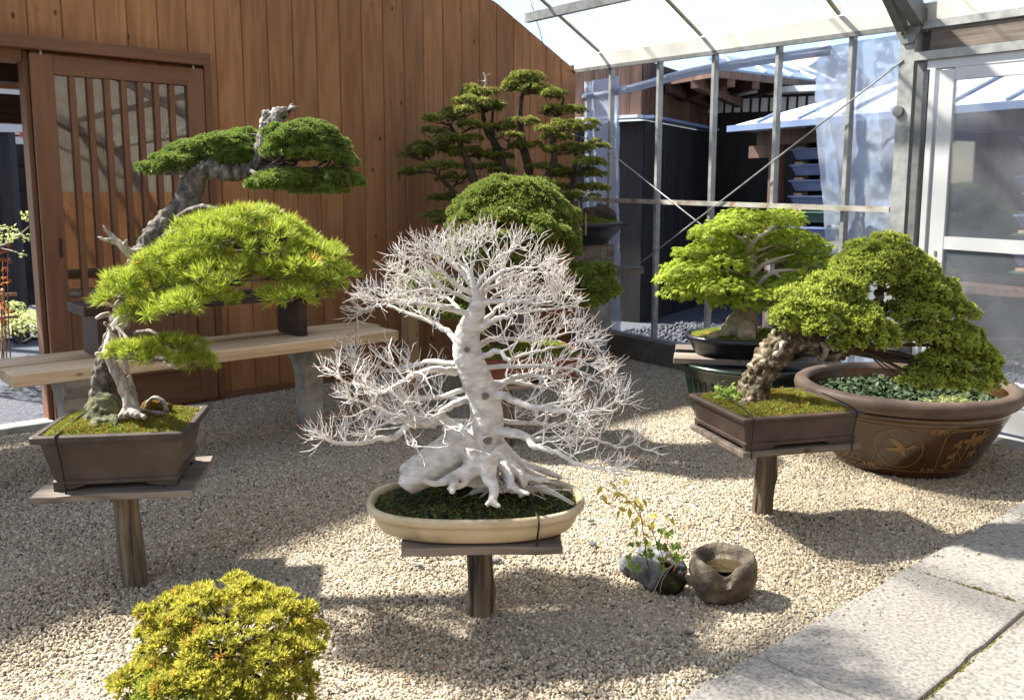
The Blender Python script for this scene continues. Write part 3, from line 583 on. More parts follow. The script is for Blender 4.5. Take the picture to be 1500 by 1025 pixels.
many_tubes('brace_rod', [([Wp(SE-.1, .05, 1.98), Gp(.08, .07, 1.9), Gp(1.62, .07, 1.07), ], [.0055]*3)], mt['steel'], gw, 6)
many_tubes('brace_rod', [([Gp(3.04, .07, 2.235), Gp(1.6, .075, 1.38), Gp(.3, .075, .62)], [.0055]*3)], mt['steel'], gw, 6)
def curtain(nm, t0f, t1f, z0, z1, n, amp, seed):
    ph = np.random.default_rng(seed).random(6)*6; K, R = 34, 90; V = []
    for j in range(R+1):
        f = j/R; z = z0+(z1-z0)*f; a, b = t0f(f), t1f(f)
        for i in range(K+1):
            u = i/K; t = a+(b-a)*u
            w_ = amp*(math.sin(9*u+ph[0]+2*f)+.6*math.sin(23*u+7*f+ph[1])+.5*math.sin(17*f+4*u+ph[2])*(1-f)+.35*math.sin(41*f-9*u+ph[3])*(1-f))
            pt = Gp(t, n+w_, z); w_ += 1.6*amp*mn.noise(Vector((t*9+seed, z*5.5+t*3, 3)))*(1.3-f)+.9*amp*mn.noise(Vector((t*22, z*15+t*8, seed))); V.append(Gp(t, n+w_, z))
    q = np.array([(j*(K+1)+i, j*(K+1)+i+1, (j+1)*(K+1)+i+1, (j+1)*(K+1)+i) for j in range(R) for i in range(K)])
    return link(nm, mesh_np(nm, V, q), mt['film'], None, True)
tag(curtain('plastic_curtain', lambda f: -.27, lambda f: .3-.06*f, .05, 2.46, -.06, .008, 1), 'bluish plastic film sheet hanging beside the end of the timber wall', 'plastic sheet', 'plastic films')
tag(curtain('plastic_curtain', lambda f: 2.42-.1*max(0, f-.6)/.4-.0*f+.05*math.sin(6*f), lambda f: 3.0, .05, 2.42, -.06, .012, 2), 'crumpled clear plastic curtain hanging left of the steel column', 'plastic sheet', 'plastic films')
# rolled film under the beam
MB().tube(smooth_path([Gp(-.27, -.07, zb(0)-.21), Gp(.4, -.07, zb(.4)-.18), Gp(1.1, -.08, zb(1.1)-.1), Gp(1.9, -.07, zb(1.9)-.07), Gp(2.4, -.07, zb(2.4)-.06)], 24), .035, 8).build('rolled_film', mt['film'], None, True, label='rolled up plastic film hanging under the eave beam', cat='plastic roll')

col = thing('steel_column', 'galvanised steel column with bolted bracket beside the glass door', 'column', Gp(3.08, .03, 0))
TC = 3.06
box('column_face', mt['steel'], col, Gp(TC, .06, 1.2), (.10, .012, 2.52), GAX)
box('column_web', mt['steel'], col, Gp(TC+.02, .0, 1.2), (.012, .108, 2.52), GAX)
box('column_flange', mt['steeld'], col, Gp(TC+.045, -.06, 1.2), (.12, .012, 2.52), GAX)
box('channel', mt['steeld'], col, Gp(TC+.09, .03, 1.13), (.05, .05, 2.26), GAX, .004)
br = MB(); pl = [(-.09, 2.62), (-.07, 2.40), (-.03, 2.33), (.05, 2.33), (.09, 2.4), (.09, 2.75), (-.09, 2.75)]
br.prism([Gp(TC+a, .075, z) for a, z in pl], [Gp(TC+a, .085, z) for a, z in pl]); bk = br.build('bracket', mt['steeld'], col)
for a, z in ((-.03, 2.4), (.05, 2.46), (.05, 2.58), (-.03, 2.52)): MB().tube([Gp(TC+a, .085, z), Gp(TC+a, .103, z)], .012, 6).build('bolt', mt['steeld'], bk)
bar('knee_strut', mt['steeld'], col, Gp(TC-.01, .11, 2.42), Gp(TC-.01, .11, 2.42)+MR*.8+UP*.62, .05, .06)
MB().tube([Gp(TC-.03, .067, 1.93), Gp(TC-.03, .085, 1.93)], .035, 10).build('eye_plate', mt['steeld'], col)
hb = thing('door_header', 'dark timber and galvanised rails above the glass door', 'beam', Gp(4, 0, 2.3))
bar('timber_beam', mt['greyw'], hb, Gp(3.2, .03, 2.335), Gp(6.5, .03, 2.245), .05, .125, .004)
bar('upper_rail', mt['steel'], hb, Gp(3.15, .04, 2.425), Gp(6.5, .04, 2.335), .06, .045)
bar('lower_rail', mt['steel'], hb, Gp(3.12, .06, 2.245), Gp(6.5, .06, 2.155), .06, .05)
gd = thing('glass_door', 'aluminium framed sliding glass door at the right', 'door', Gp(4, 0, 0))
bar('door_head', mt['alu'], gd, Gp(3.2, .03, 2.19), Gp(6.5, .03, 2.10), .07, .055)
box('frame_post', mt['alu'], gd, Gp(3.235, .03, 1.09), (.04, .07, 2.18), GAX, .003)
box('door_stile', mt['alu'], gd, Gp(3.325, .045, 1.09), (.095, .035, 2.12), GAX, .004)
box('keyhole', mt['steeld'], gd, Gp(3.325, .065, 1.07), (.012, .006, .03), GAX)
bar('top_rail', mt['alu'], gd, Gp(3.374, .045, 2.122), Gp(5.3, .045, 2.07), .033, .075)
bar('cross_rail', mt['alu'], gd, Gp(3.374, .045, 1.135), Gp(5.3, .045, 1.10), .034, .075)
bar('bottom_rail', mt['alu'], gd, Gp(3.374, .045, .14), Gp(5.3, .045, .12), .033, .14)
box('upper_pane', mt['glass'], gd, Gp(4.33, .045, 1.62), (1.91, .006, .93), GAX)
box('lower_pane', mt['glass'], gd, Gp(4.33, .045, .64), (1.91, .006, .90), GAX)
bar('door_sill', mt['alu'], gd, Gp(3.12, .03, .02), Gp(6.5, .03, .0), .16, .06)

# far end of the courtyard, behind the viewer (mirrored in the sliding door)
rw = thing('rear_wall', 'cream plastered end wall with orange board dado seen in the door reflection', 'wall', Wp(0, 9.5, 0))
quadbox_ = lambda nm, m, s0, s1, z0, z1, n: box(nm, mt[m], rw, Wp((s0+s1)/2, n, (z0+z1)/2), (s1-s0, .08, z1-z0), WAX)
quadbox_('upper_wall', 'creamwall', -7, 4.6, 1.5, 6.5, 9.6); quadbox_('board_dado', 'cedar', -7, 4.6, -.05, 1.495, 9.58)

# ================================================================== BEYOND THE GREENHOUSE WALL
def quadbox(name, mat, parent, a, b, z0, z1, th, **k):
    """upright slab from plan point a to b"""
    a, b = np.array([a[0], a[1], 0.]), np.array([b[0], b[1], 0.]); X = b-a; L = np.linalg.norm(X); X /= L; Y = np.cross(UP, X)
    return placed(MB().box((0, 0, 0), (L, th, z1-z0)), name, mat, parent, (a+b)/2+UP*(z0+z1)/2, (X, Y, UP), **k)
def board_row(name, mat, parent, a, b, z0, z1, w, th=.02):
    a, b = np.array([a[0], a[1], 0.]), np.array([b[0], b[1], 0.]); X = b-a; L = np.linalg.norm(X); X /= L; n = max(1, round(L/w))
    for i in range(n): quadbox(name, mat, parent, a+X*(L*i/n+.003), a+X*(L*(i+1)/n-.003), z0, z1, th)
house = thing('dark_timber_house', 'black stained house with brown board upper storey beyond the glazing', 'house', (1.6, 10.4, 0))
K0 = at(938, 460, 10.4)[:2]; KR = K0+np.array([.52, .85])*5.; KL = K0+np.array([-.85, .52])*3.
inn = lambda p, d: (p[0]+d*.1, p[1]+d)
board_row('lower_board', mt['stainw'], house, K0, KR, -.06, 2.28, .32); board_row('lower_board', mt['stainw'], house, KL, K0, -.06, 2.28, .32)
board_row('upper_board', mt['brownw'], house, K0+np.array([-.04, -.06]), K0+np.array([.52, .85])*2.3+np.array([-.04, -.06]), 2.34, 2.95, .15); board_row('upper_board', mt['brownw'], house, KL+np.array([-.04, -.06]), K0+np.array([-.04, -.06]), 2.34, 2.95, .15)
bar('flashing', mt['metalroof'], house, list(KL+[-.1, -.16])+[2.31], list(K0+[-.06, -.16])+[2.31], .2, .035); bar('flashing', mt['solar'], house, list(K0+[.0, -.12])+[2.31], list(KR+[.0, -.12])+[2.31], .2, .035)
# deep eaves with rafters and blue sheet roof
Kc = at(1047, 98, 9.7); Kl = at(890, 129, 12.2); Kr = at(1235, 122, 13.2); up = (Kl-Kc); 
rf = MB(); v1 = Kr-Kc; back = Kl-Kc
topv = np.array([.5, 3.0, .62])
rf.add([Kc, Kr, Kr+topv, Kc+topv, Kc-UP*.04, Kr-UP*.04, Kr+topv-UP*.04, Kc+topv-UP*.04], [(0, 1, 2, 3), (7, 6, 5, 4), (0, 4, 5, 1), (1, 5, 6, 2), (2, 6, 7, 3), (3, 7, 4, 0)])
ro = rf.build('roof', mt['solar'], house)
nrm = np.cross(v1, topv); nrm /= np.linalg.norm(nrm)
for i in range(5): bar('roof_seam', mt['metalroof'], ro, Kc+v1*(.12+.2*i)+nrm*.02, Kc+v1*(.12+.2*i)+topv+nrm*.02, .03, .02)
bar('roof_seam', mt['metalroof'], ro, Kc+topv*.45+nrm*.02, Kr+topv*.45+nrm*.02, .03, .02)
bar('eave_board', mt['brownw'], house, Kc-UP*.07, Kr-UP*.07, .05, .08); bar('verge_board', mt['brownw'], house, Kl-UP*.05, Kc-UP*.06, .05, .1)
sf = MB(); D = np.array([-.4, 2.0, 0]); sf.add([Kl-UP*.03, Kc-UP*.05, Kr-UP*.05, Kr-UP*.05+[0, 2, 0], Kl+[.5, 2.5, 0]], [(0, 1, 2, 3, 4)]); sf.build('soffit', mt['brownw'], house)
for i in range(6):
    f = .1+.16*i; p = Kc+v1*f-UP*.13; bar('rafter_end', mt['brownw'], house, p, p+np.array([-.5, 2.2, -.05]), .09, .12)
for i in range(4):
    f = .15+.22*i; p = Kc+back*f-UP*.13; bar('rafter_end', mt['brownw'], house, p, p+np.array([.9, 1.6, -.05]), .09, .12)
# clerestory band with white panes
band = thing('clerestory_band', 'row of small white panes under a metal ledge beyond the glazing', 'window band', at(1120, 160, 11.5))
BA, BB = at(1022, 157, 12.3), at(1232, 150, 11.2)
bar('band_wall', mt['stainw'], band, BA+[0, .08, -1.25], BB+[0, .08, -1.25], .06, 2.8); bar('ledge', mt['metalroof'], band, BA+[0, -.1, .16], BB+[0, -.1, .16], .3, .07)
for i in range(15):
    p = BA+(BB-BA)*(.02+.96*i/15); q = BA+(BB-BA)*(.02+.96*(i+.66)/15); bar('pane', mt['shade'], band, p, q, .03, .17)
tp = thing('tile_roof_house', 'far white house gable with orange tiled roof', 'house', at(1180, 110, 22))
a, b, c, d_ = at(1128, 108, 22), at(1210, 62, 22), at(1300, 62, 26), at(1165, 108, 19)
mb = MB(); a, b, c = at(1125, 112, 21), at(1212, 60, 21), at(1212, 60, 21)+[3, 6, 0]; mb.add([a, at(1170, 112, 20), at(1216, 80, 20), b, a-UP*.15, at(1170, 112, 20)-UP*.15, at(1216, 80, 20)-UP*.15, b-UP*.15], [(0, 1, 2, 3), (7, 6, 5, 4), (0, 4, 5, 1), (1, 5, 6, 2), (2, 6, 7, 3), (3, 7, 4, 0)]); mb.build('roof', mt['tile'], tp)
mb = MB(); g = [at(1160, 135, 20.4), at(1176, 112, 20.4), at(1222, 80, 20.4), at(1260, 100, 20.4), at(1290, 135, 20.4)]; mb.prism(g, [p+np.array([.3, 3, 0]) for p in g]); mb.build('gable_wall', mt['plaster'], tp)
bar('barge_board', mt['metalroof'], tp, at(1172, 113, 19.9), at(1224, 77, 19.9), .1, .2)
# open shed with white metal roof and racks of blue planters
shed = thing('storage_shed', 'open shed with white standing seam roof beyond the greenhouse', 'shed', Gp(2, -2.2, 0))
def Sp(t, n, z): return Gp(t, -n, z)
mb = MB(); T0, T1 = .05, 8.; e0 = [Sp(T0, 1.72, 2.12), Sp(T1, 1.72, 2.12), Sp(T1, 3.1, 2.62), Sp(T0+1.35, 3.1, 2.62)]
mb.prism([p-UP*.05 for p in e0], e0); rfo = mb.build('roof', mt['metalroof'], shed)
mb = MB(); e1 = [Sp(T0, 1.72, 2.12), Sp(T0+1.35, 3.1, 2.62), Sp(T0, 4.4, 2.12)]; mb.prism([p-UP*.05 for p in e1], [p+UP*.0 for p in e1]); mb.build('hip', mt['metalroof'], shed)
for i in range(16):
    t = T0+.3+.48*i; r1 = min(1., (t-T0)/1.35); bar('roof_seam', mt['solar'], rfo, Sp(t, 1.73, 2.135), Sp(t, 1.72+1.38*r1, 2.135+.5*r1), .025, .025)
bar('gutter', mt['solar'], shed, Sp(T0-.02, 1.68, 2.085), Sp(T1, 1.68, 2.085), .07, .06)
bar('eave_beam', mt['brownw'], shed, Sp(T0+.15, 1.95, 1.99), Sp(T1, 1.95, 1.99), .1, .14)
for t in (.42, 3.3, 6.2): box('post', mt['brownw'], shed, Sp(t, 1.95, .93), (.12, .12, 2.0), GAX, .01)
bar('bracket_arm', mt['brownw'], shed, Sp(.1, 1.95, 1.86), Sp(.38, 1.95, 1.86), .1, .12)
quadbox('back_wall', mt['stainw'], shed, Sp(.0, 3.1, 0), Sp(T1, 3.1, 0), -.06, 2.55, .05); quadbox('side_wall', mt['stainw'], shed, Sp(.55, 3.05, 0), Sp(.55, 2.25, 0), -.06, 2.1, .05)
def tray(t, n, z, m, w_=.52, tilt=0, lab='', grp='planter trays'):
    th = thing('planter_tray', lab, 'planter', Sp(t, n, z), grp)
    mb = MB(); fr = lambda hw, hd, zz: np.array([Sp(t+i*hw, n+j*hd, zz) for i, j in ((-1, -1), (1, -1), (1, 1), (-1, 1))])
    mb.loft([fr(w_*.42, .12, z), fr(w_*.47, .15, z+.085), fr(w_*.5, .165, z+.088), fr(w_*.5, .165, z+.105), fr(w_*.46, .145, z+.105), fr(w_*.44, .13, z+.04)]); mb.build('tray_body', mt[m], th)
    for sx in (-.36, .36): box('wood_spacer', mt['timber'], th, Sp(t+sx*w_, n-.1, z+.117), (.1, .06, .022), GAX)
ZT = [.72, .87, 1.02, 1.17, 1.32, 1.47, 1.62, 1.77]
nm_ = ['lowest', 'second', 'third', 'fourth', 'fifth', 'sixth', 'seventh', 'topmost']
for i, z in enumerate(ZT): tray(.86, 2.15, z, 'planter' if i != 3 else 'planterg', .64, lab=f'{nm_[i]} planter tray in the stack seen through the glazing', grp='planter trays stacked behind the glazing')
for i, z in enumerate(ZT): tray(3.0, 2.2, z, 'planter' if i % 2 else 'planterg', .6, lab=f'{nm_[i]} planter tray in the stack seen through the glass door', grp='planter trays stacked behind the glass door')
bar('rack_beam', mt['brownw'], shed, Sp(.6, 2.1, .66), Sp(4.4, 2.1, .66), .3, .06)
for t in (.65, 2.0, 3.6): box('rack_leg', mt['brownw'], shed, Sp(t, 2.1, .3), (.08, .25, .68), GAX)
poly_sheet('outer_path', [Sp(1.9, .12, 0), Sp(9, .12, 0), Sp(9, 1.9, 0), Sp(1.9, 1.9, 0)], -.03, mt['path'])
# crushed stone strip outside, open shade put into its blue-grey colour
n = 9000; pos = np.array([Sp(-1.0+4.4*a, .12+3.0*b, -.05+.02*c) for a, b, c in rng.random((n, 3))])
ico = MB(); V = np.array([(1, 0, 0), (-1, 0, 0), (0, 1, 0), (0, -1, 0), (0, 0, 1), (0, 0, -1.)])*[1, .8, .6]; Fo = np.array([(0, 2, 4), (2, 1, 4), (1, 3, 4), (3, 0, 4), (2, 0, 5), (1, 2, 5), (3, 1, 5), (0, 3, 5)])
scatter('crushed_stone', [(V, Fo, np.zeros(6))], pos, rng.normal(size=(n, 3)), .016+.022*rng.random(n), mt['shade_stone'], None, kind='stuff', label='crushed stone outside the greenhouse wall, coloured blue grey as in shade')['category'] = 'gravel'
st = MB(); c = Sp(1.35, .45, .12); st.box(c, (.5, .35, .3), GAX, .04); st.build('stone_block', mt['concrete'], None, label='low grey stone block outside behind the maple pot', cat='stone block')

# ================================================================== BEYOND THE DOORWAY AT THE LEFT
fence = thing('dark_fence', 'black stained board fence seen through the open doorway', 'fence', at(0, 440, 9.5))
FA, FB = at(-260, 440, 9.0), at(75, 440, 9.9)
for i in range(14): p = FA+(FB-FA)*(i/14); q = FA+(FB-FA)*((i+.985)/14); quadbox('fence_board', mt['stainw'], fence, p, q, .22, 1.98, .025)
for z in (.5, 1.55, 1.8): bar('fence_rail', mt['stainw'], fence, np.array([FA[0], FA[1]-.05, z]), np.array([FB[0], FB[1]-.05, z]), .05, .08)
for px in (-120, 28): 
    p = at(px, 450, 8.9); box('fence_post', mt['stainw'], fence, [p[0], p[1], 1.0], (.12, .12, 2.1))
bar('metal_pole', mt['metalroof'], None, at(-200, 186, 8.6), at(70, 188, 8.9), .05, .08, label='pale metal rail above the black fence in the doorway', cat='rail')
for z, n, h in ((2.2, -.55, .12), (2.32, -1.05, .14)): pass
lt = thing('porch_ceiling', 'dark timber beams above the open doorway', 'porch', Wp(-1.8, -.8, 2.2))
bar('beam', mt['darkw'], lt, Wp(-3, -.45, 2.19), Wp(-.4, -.45, 2.19), .1, .14); bar('beam', mt['timber'], lt, Wp(-3, -.95, 2.165), Wp(.3, -.95, 2.165), .05, .06); bar('beam', mt['darkw'], lt, Wp(-3, -1.3, 2.03), Wp(.8, -1.3, 2.03), .12, .2)
box('ceiling_board', mt['darkw'], lt, Wp(-1.3, -.72, 2.31), (3.6, 1.2, .03), WAX)
path = poly_sheet('path', [at(-300, 452, 8.6), at(120, 447, 9.2), at(120, 430, 10.5), at(-300, 430, 10)], -.03, mt['path'])
box('bollard', mt['red'], None, at(39, 468, 8.3), (.05, .05, .1), label='small red marker on the path beyond the doorway', cat='marker')
# flat yellow-green shrub
def ell(px, py, rx, ry, Y, dp=None):
    s_ = Y*1.0/FPX*1.02; return (at(px, py, Y), np.array([rx*s_, dp if dp else rx*s_*.9, ry*s_]))
def on_ells(ells, n, flat=.55, inner=.25, rej=.7, up=.5, jit=.35, lo=-.55):
    ar = np.array([r[0]*r[1]+r[0]*r[2]+r[1]*r[2] for _, r in ells]); pick = rng.choice(len(ells), n*2, p=ar/ar.sum())
    C = np.array([c for c, _ in ells])[pick]; R = np.array([r for _, r in ells])[pick]; d = rng.normal(size=(n*2, 3)); d /= np.linalg.norm(d, axis=1)[:, None]
    k = d[:, 2] < lo; d[k, 2] *= -1; low = d[:, 2] < 0
    rad = 1.0-.18*rng.random(n*2)**1.5; ins = rng.random(n*2) < inner; rad[ins] = .45+.4*rng.random(ins.sum())
    rad += .05*rng.normal(size=n*2)
    off = d*R*rad[:, None]; off[low, 2] *= flat; P = C+off
    keep = np.ones(n*2, bool)
    for i, (c, r) in enumerate(ells):
        q = np.linalg.norm((P-c)/r, axis=1); keep &= ~((q < rej) & (pick != i))
    nm = d/R; nm /= np.linalg.norm(nm, axis=1)[:, None]; ax = nm+UP*up+rng.normal(size=(n*2, 3))*jit
    return P[keep][:n], ax[keep][:n]
def clumps(ells, n, r, flat=.7, rej=.8, var=.35):
    """break big masses of foliage into tufted clumps with gaps between"""
    P, A = on_ells(ells, n, inner=.0, rej=rej, jit=.1); A = A/np.linalg.norm(A, axis=1)[:, None]
    return [(p-a*r*.35, np.array([1, 1, flat])*r*(1-var+2*var*rng.random())) for p, a in zip(P, A)]
def limb_set(trunk, ells, r0, r1, per=5, seed=1):
    """branches from the nearest trunk point into each mass of foliage, with twigs"""
    r = np.random.default_rng(seed); T = np.asarray(trunk); out = []
    for c, R in ells:
        low = c-UP*R[2]*.35; i = np.argmin(np.linalg.norm(T-low, axis=1)+np.maximum(0, T[:, 2]-low[2])*1.5); a = T[i]; m = (a+low)/2+r.normal(size=3)*.03+UP*.02
        P = smooth_path([a, m, low], 7); out.append((P, np.linspace(r0, r1, 7)))
        for k in range(per):
            d = r.normal(size=3); d[2] = abs(d[2])*.7-.1; d /= np.linalg.norm(d); s_ = P[3+k % 4]; e = c+d*R*.88; mm = (s_+e)/2-UP*.01+r.normal(size=3)*.01
            out.append((smooth_path([s_, mm, e], 5), np.linspace(r1, r1*.35, 5)))
    return out
def shrub(name, label, ells, n, tm, sc, mat, cat='shrub', stems=True, base=None, **k):
    base = base if base is not None else np.array([ells[0][0][0], ells[0][0][1], 0.]); t = thing(name, label, cat, base)
    P, A = on_ells(ells, n, **k); scatter('foliage', tm, P, A, sc*(.7+.6*rng.random(len(P))), mat, t)
    if stems: many_tubes('stem', limb_set([base, base+UP*.05], ells, .012, .005), mt['barkd'], t, 5)
    return t
b0 = gnd(20, 500)
shrub('low_shrub', 'sunlit yellow green shrub outside the open doorway', [ell(30, 480, 55, 22, 6.6), ell(-30, 478, 60, 30, 6.8), ell(60, 468, 30, 16, 7.0), ell(10, 455, 30, 14, 7.0)], 1500, [leaf(.03, .5)], 1.3, mt['paleleaf'], base=gnd(30, 510))
t = thing('young_maple', 'thin branch of pale spring leaves in the doorway', 'tree', gnd(-60, 520))
T = smooth_path([gnd(-90, 540), at(-70, 470, 6.6), at(-50, 390, 6.5), at(-30, 365, 6.4), at(10, 357, 6.3), at(45, 330, 6.2)], 24)
many_tubes('trunk', [(T, np.linspace(.018, .004, 24)), (smooth_path([T[14], at(-5, 342, 6.4), at(8, 335, 6.4)], 6), np.linspace(.006, .002, 6)), (smooth_path([T[16], at(20, 368, 6.3), at(35, 374, 6.2)], 6), np.linspace(.006, .002, 6))], mt['barkp'], t, 6)
es = [ell(8, 338, 16, 9, 6.4), ell(42, 320, 14, 12, 6.2), ell(25, 350, 22, 10, 6.3), ell(-20, 350, 25, 16, 6.4), ell(33, 374, 8, 6, 6.2)]
P, A = on_ells(es, 230, inner=.5, jit=.8); scatter('crown', [leaf(.03, .6)], P, A, .7+.6*rng.random(len(P)), mt['paleleaf'], t)
t = thing('orange_flower_plant', 'upright plant with small orange flowers at the left edge', 'plant', gnd(5, 530))
S_ = [smooth_path([gnd(4+6*i, 535), at(2+5*i, 460, 5.9), at(-4+8*i, 390-12*i, 5.9)], 8) for i in range(3)]
many_tubes('stem', [(p, np.linspace(.006, .003, 8)) for p in S_], mt['redstem'], t, 5)
P = np.concatenate([p[3:]+rng.normal(size=(5, 3))*.012 for p in S_]+[np.array([at(*q, 5.85) for q in ((6, 378), (7, 396), (8, 410), (4, 366), (12, 455), (16, 460), (5, 425))])]); scatter('flower', [needles(6, .028, .02, .9, 1.5, seed=5)], P, rng.normal(size=(len(P), 3))*.5+[0, -1, .3], .8+.5*rng.random(len(P)), mt['orangeleaf'], t)
bf = thing('bamboo_fence', 'low bamboo rail fence at the left edge of the doorway', 'fence', gnd(0, 540))
for (px0, px1, py) in ((-40, 24, 431), (-40, 26, 464)): MB().tube([at(px0, py+2, 6.1), at(px1, py, 6.1)], .012, 8).build('bamboo_rail', mt['timber'], bf, True)
MB().tube([gnd(4, 540), at(4, 425, 6.1)], .014, 8).build('bamboo_post', mt['timber'], bf, True)
es = [ell(0, 196, 60, 26, 10.6), ell(45, 200, 36, 18, 10.8), ell(-70, 180, 60, 40, 11)]
t = thing('red_maple', 'dark red leaved maple above the black fence', 'tree', gnd(0, 440) * np.array([1.08, 1.08, 0])); P, A = on_ells(es, 300, inner=.6, jit=.9); scatter('crown', [palm_leaf(.06)], P, A, .7+.6*rng.random(len(P)), mt['redleaf'], t)
many_tubes('trunk', [(smooth_path([gnd(-5, 436)*[1.05, 1.05, 0], at(-5, 300, 11), at(0, 190, 10.7)], 8), np.linspace(.05, .015, 8))]+limb_set([at(0, 200, 10.7)], es, .015, .006), mt['barkd'], t, 6)
quadbox('white_wall', mt['plaster'], None, at(-250, 300, 14)[:2], at(140, 300, 15)[:2], -.06, 3.2, .1, label='pale wall far behind the black fence in the doorway', cat='wall')

# ================================================================== BENCHES AND TABLES
def leg_concrete(parent, s, n, ztop_, name='concrete_leg', w0=.105, side=1):
    """tapered concrete post with two out-reaching arms"""
    mb = MB(); fr = lambda hw, hd, z: np.array([Wp(s+i*hw, n+j*hd, z) for i, j in ((-1, 1), (1, 1), (1, -1), (-1, -1))])
    mb.loft([fr(.055, .06, -.03), fr(.06, .065, ztop_-.2), fr(.065, .085, ztop_-.13), fr(.065, .18, ztop_-.05), fr(.065, .2, ztop_-.002)]); mb.build(name, mt['concrete'], parent)
    return
bench = thing('bench', 'low bench of two pale planks on concrete legs along the timber wall', 'bench', Wp(0, 1.05, 0))
ZB = .60
SB0, SB1 = -2.42, .62
n1, n2 = 1.37, 1.09
bar('seat_plank', mt['benchw'], bench, Wp(-1.54, n1, ZB-.03), Wp(SB1-.05, n1-.02, ZB-.03), .245, .06, .004)
bar('seat_plank', mt['benchw'], bench, Wp(SB0-.4, n2, ZB-.03), Wp(SB1, n2-.02, ZB-.03), .245, .06, .004)
for s in (-1.22, .1): leg_concrete(bench, s, 1.2, ZB-.06)
box('concrete_arm', mt['concrete'], bench, Wp(.17, 1.33, ZB-.12), (.14, .1, .11), WAX, .006)
tb = thing('low_display_table', 'dark brown low table standing on the bench behind the pine', 'table', Wp(-.3, 1.15, ZB))
bar('top', mt['darkw'], tb, Wp(-1.17, 1.17, ZB+.245), Wp(.12, 1.17, ZB+.245), .3, .05, .003)
for s in (-1.08, .02): box('panel_leg', mt['darkw'], tb, Wp(s, 1.17, ZB+.11), (.055, .27, .215), WAX, .004)
# higher table at the back
rt = thing('rear_table', 'plank table on concrete legs carrying the spruce forest bonsai', 'table', (0, 6.6, 0))
TA, TB = np.array([-.9, 5.68, 0]), np.array([1.02, 7.42, 0]); ZR = .84
TX = (TB-TA)/np.linalg.norm(TB-TA); TN = np.cross(UP, TX)
bar('table_plank', mt['greyw'], rt, TA+UP*(ZR-.03), TB+UP*(ZR-.03), .22, .055, .004); bar('table_plank', mt['greyw'], rt, TA+TN*.26+UP*(ZR-.03)+TX*.1, TB+TN*.26+UP*(ZR-.03)-TX*.05, .22, .055, .004)
bar('under_rail', mt['timber'], rt, TA+TN*.13+UP*(ZR-.08)-TX*.05, TB+TN*.13+UP*(ZR-.08)-TX*.4, .09, .045)
p = TA+TX*.33+TN*.05; box('timber_leg', mt['timber'], rt, p+UP*(ZR-.06)/2, (.085, .085, ZR-.06), (TX, TN, UP), .003)
for f in (.55, .86):
    p = TA+(TB-TA)*f+TN*.1; mb = MB(); fr = lambda hw, hd, z: np.array([p+TX*i*hw+TN*j*hd+UP*z for i, j in ((-1, -1), (1, -1), (1, 1), (-1, 1))])
    mb.loft([fr(.075, .07, -.03), fr(.075, .07, ZR-.2), fr(.075, .2, ZR-.06)]); mb.build('concrete_leg', mt['concrete'], rt)
stp = thing('stump_stand', 'grey weathered wooden box under the dark bonsai pot', 'stand', TA+TX*1.9+TN*.12+UP*ZR)
PE = TA+TX*1.9+TN*.12
for i in range(9):
    q = PE+TX*(-.30+.085*i)-TN*.13; box('stave', mt['greyw'], stp, q+UP*(ZR+.095), (.082, .02, .19), (TX, TN, UP), .002)
box('box_core', mt['darkw'], stp, PE+TX*.04+UP*(ZR+.095), (.74, .22, .188), (TX, TN, UP))

# ================================================================== DISPLAY STANDS
def log_post(parent, p0, p1, r, seed, burl=None):
    P = smooth_path([p0, p0+(p1-p0)*.5+np.array([.004, 0, 0]), p1], 22); ph = np.random.default_rng(seed).random(8)*6; rings = []
    n = 40; X, Y = np.array([1., 0, 0]), np.array([0, 1., 0])
    for i, c in enumerate(P):
        f = i/21; rr = []
        for k in range(n):
            a = 2*PI*k/n; g = .0
            for j in range(11):
                d = math.remainder(a-(j*2*PI/11+ph[j % 8]*.07+.1*math.sin(f*5+ph[j % 8])), 2*PI); g -= .17*math.exp(-(d/.085)**2)*(.5+.5*math.sin(f*9+ph[j % 8]*3)**2)
            q = r*(1+g+.035*math.sin(3*a+ph[0])+.03*math.sin(f*8+ph[1]+a))*(1.06-.08*f)
            if burl: q += r*.22*math.exp(-((f-burl[0])/.1)**2-(math.remainder(a-burl[1], 2*PI)/.55)**2)
            rr.append(c+X*q*math.cos(a)+Y*q*math.sin(a))
        rings.append(np.array(rr))
    return MB().loft(rings).build('post', mt['log'], parent)
def plank_top(parent, c, a, b, rz, z0, z1, seed):
    r = np.random.default_rng(seed); cr, sr = math.cos(rz), math.sin(rz); mb = MB(); pts = []
    for (x0, y0, x1, y1) in ((-a, -b, a, -b), (a, -b, a, b), (a, b, -a, b), (-a, b, -a, -b)):
        for i in range(6): f = i/6; pts.append((x0+(x1-x0)*f+r.normal()*.003, y0+(y1-y0)*f+r.normal()*.004))
    lay = lambda z, k: np.array([(x*k, y*k, z) for x, y in pts])
    h = (z1-z0)/2; mb.loft([lay(-h, .99), lay(-h+.004, 1), lay(h-.004, 1), lay(h, .99)])
    return placed(mb, 'board', mt['greyw'], parent, (c[0], c[1], (z0+z1)/2), (np.array([cr, sr, 0]), np.array([-sr, cr, 0]), UP))
def pot_mesh(name, mat, parent, prof, shape, smooth=False, caps=(True, True), **k):
    """prof: (half width, half depth, z) rings from the base up over the rim and down inside"""
    mb = MB(); mb.loft([z3(shape(a, b), z) for a, b, z in prof], *caps); o = mb.build(name, mat, parent, smooth, **k); return o
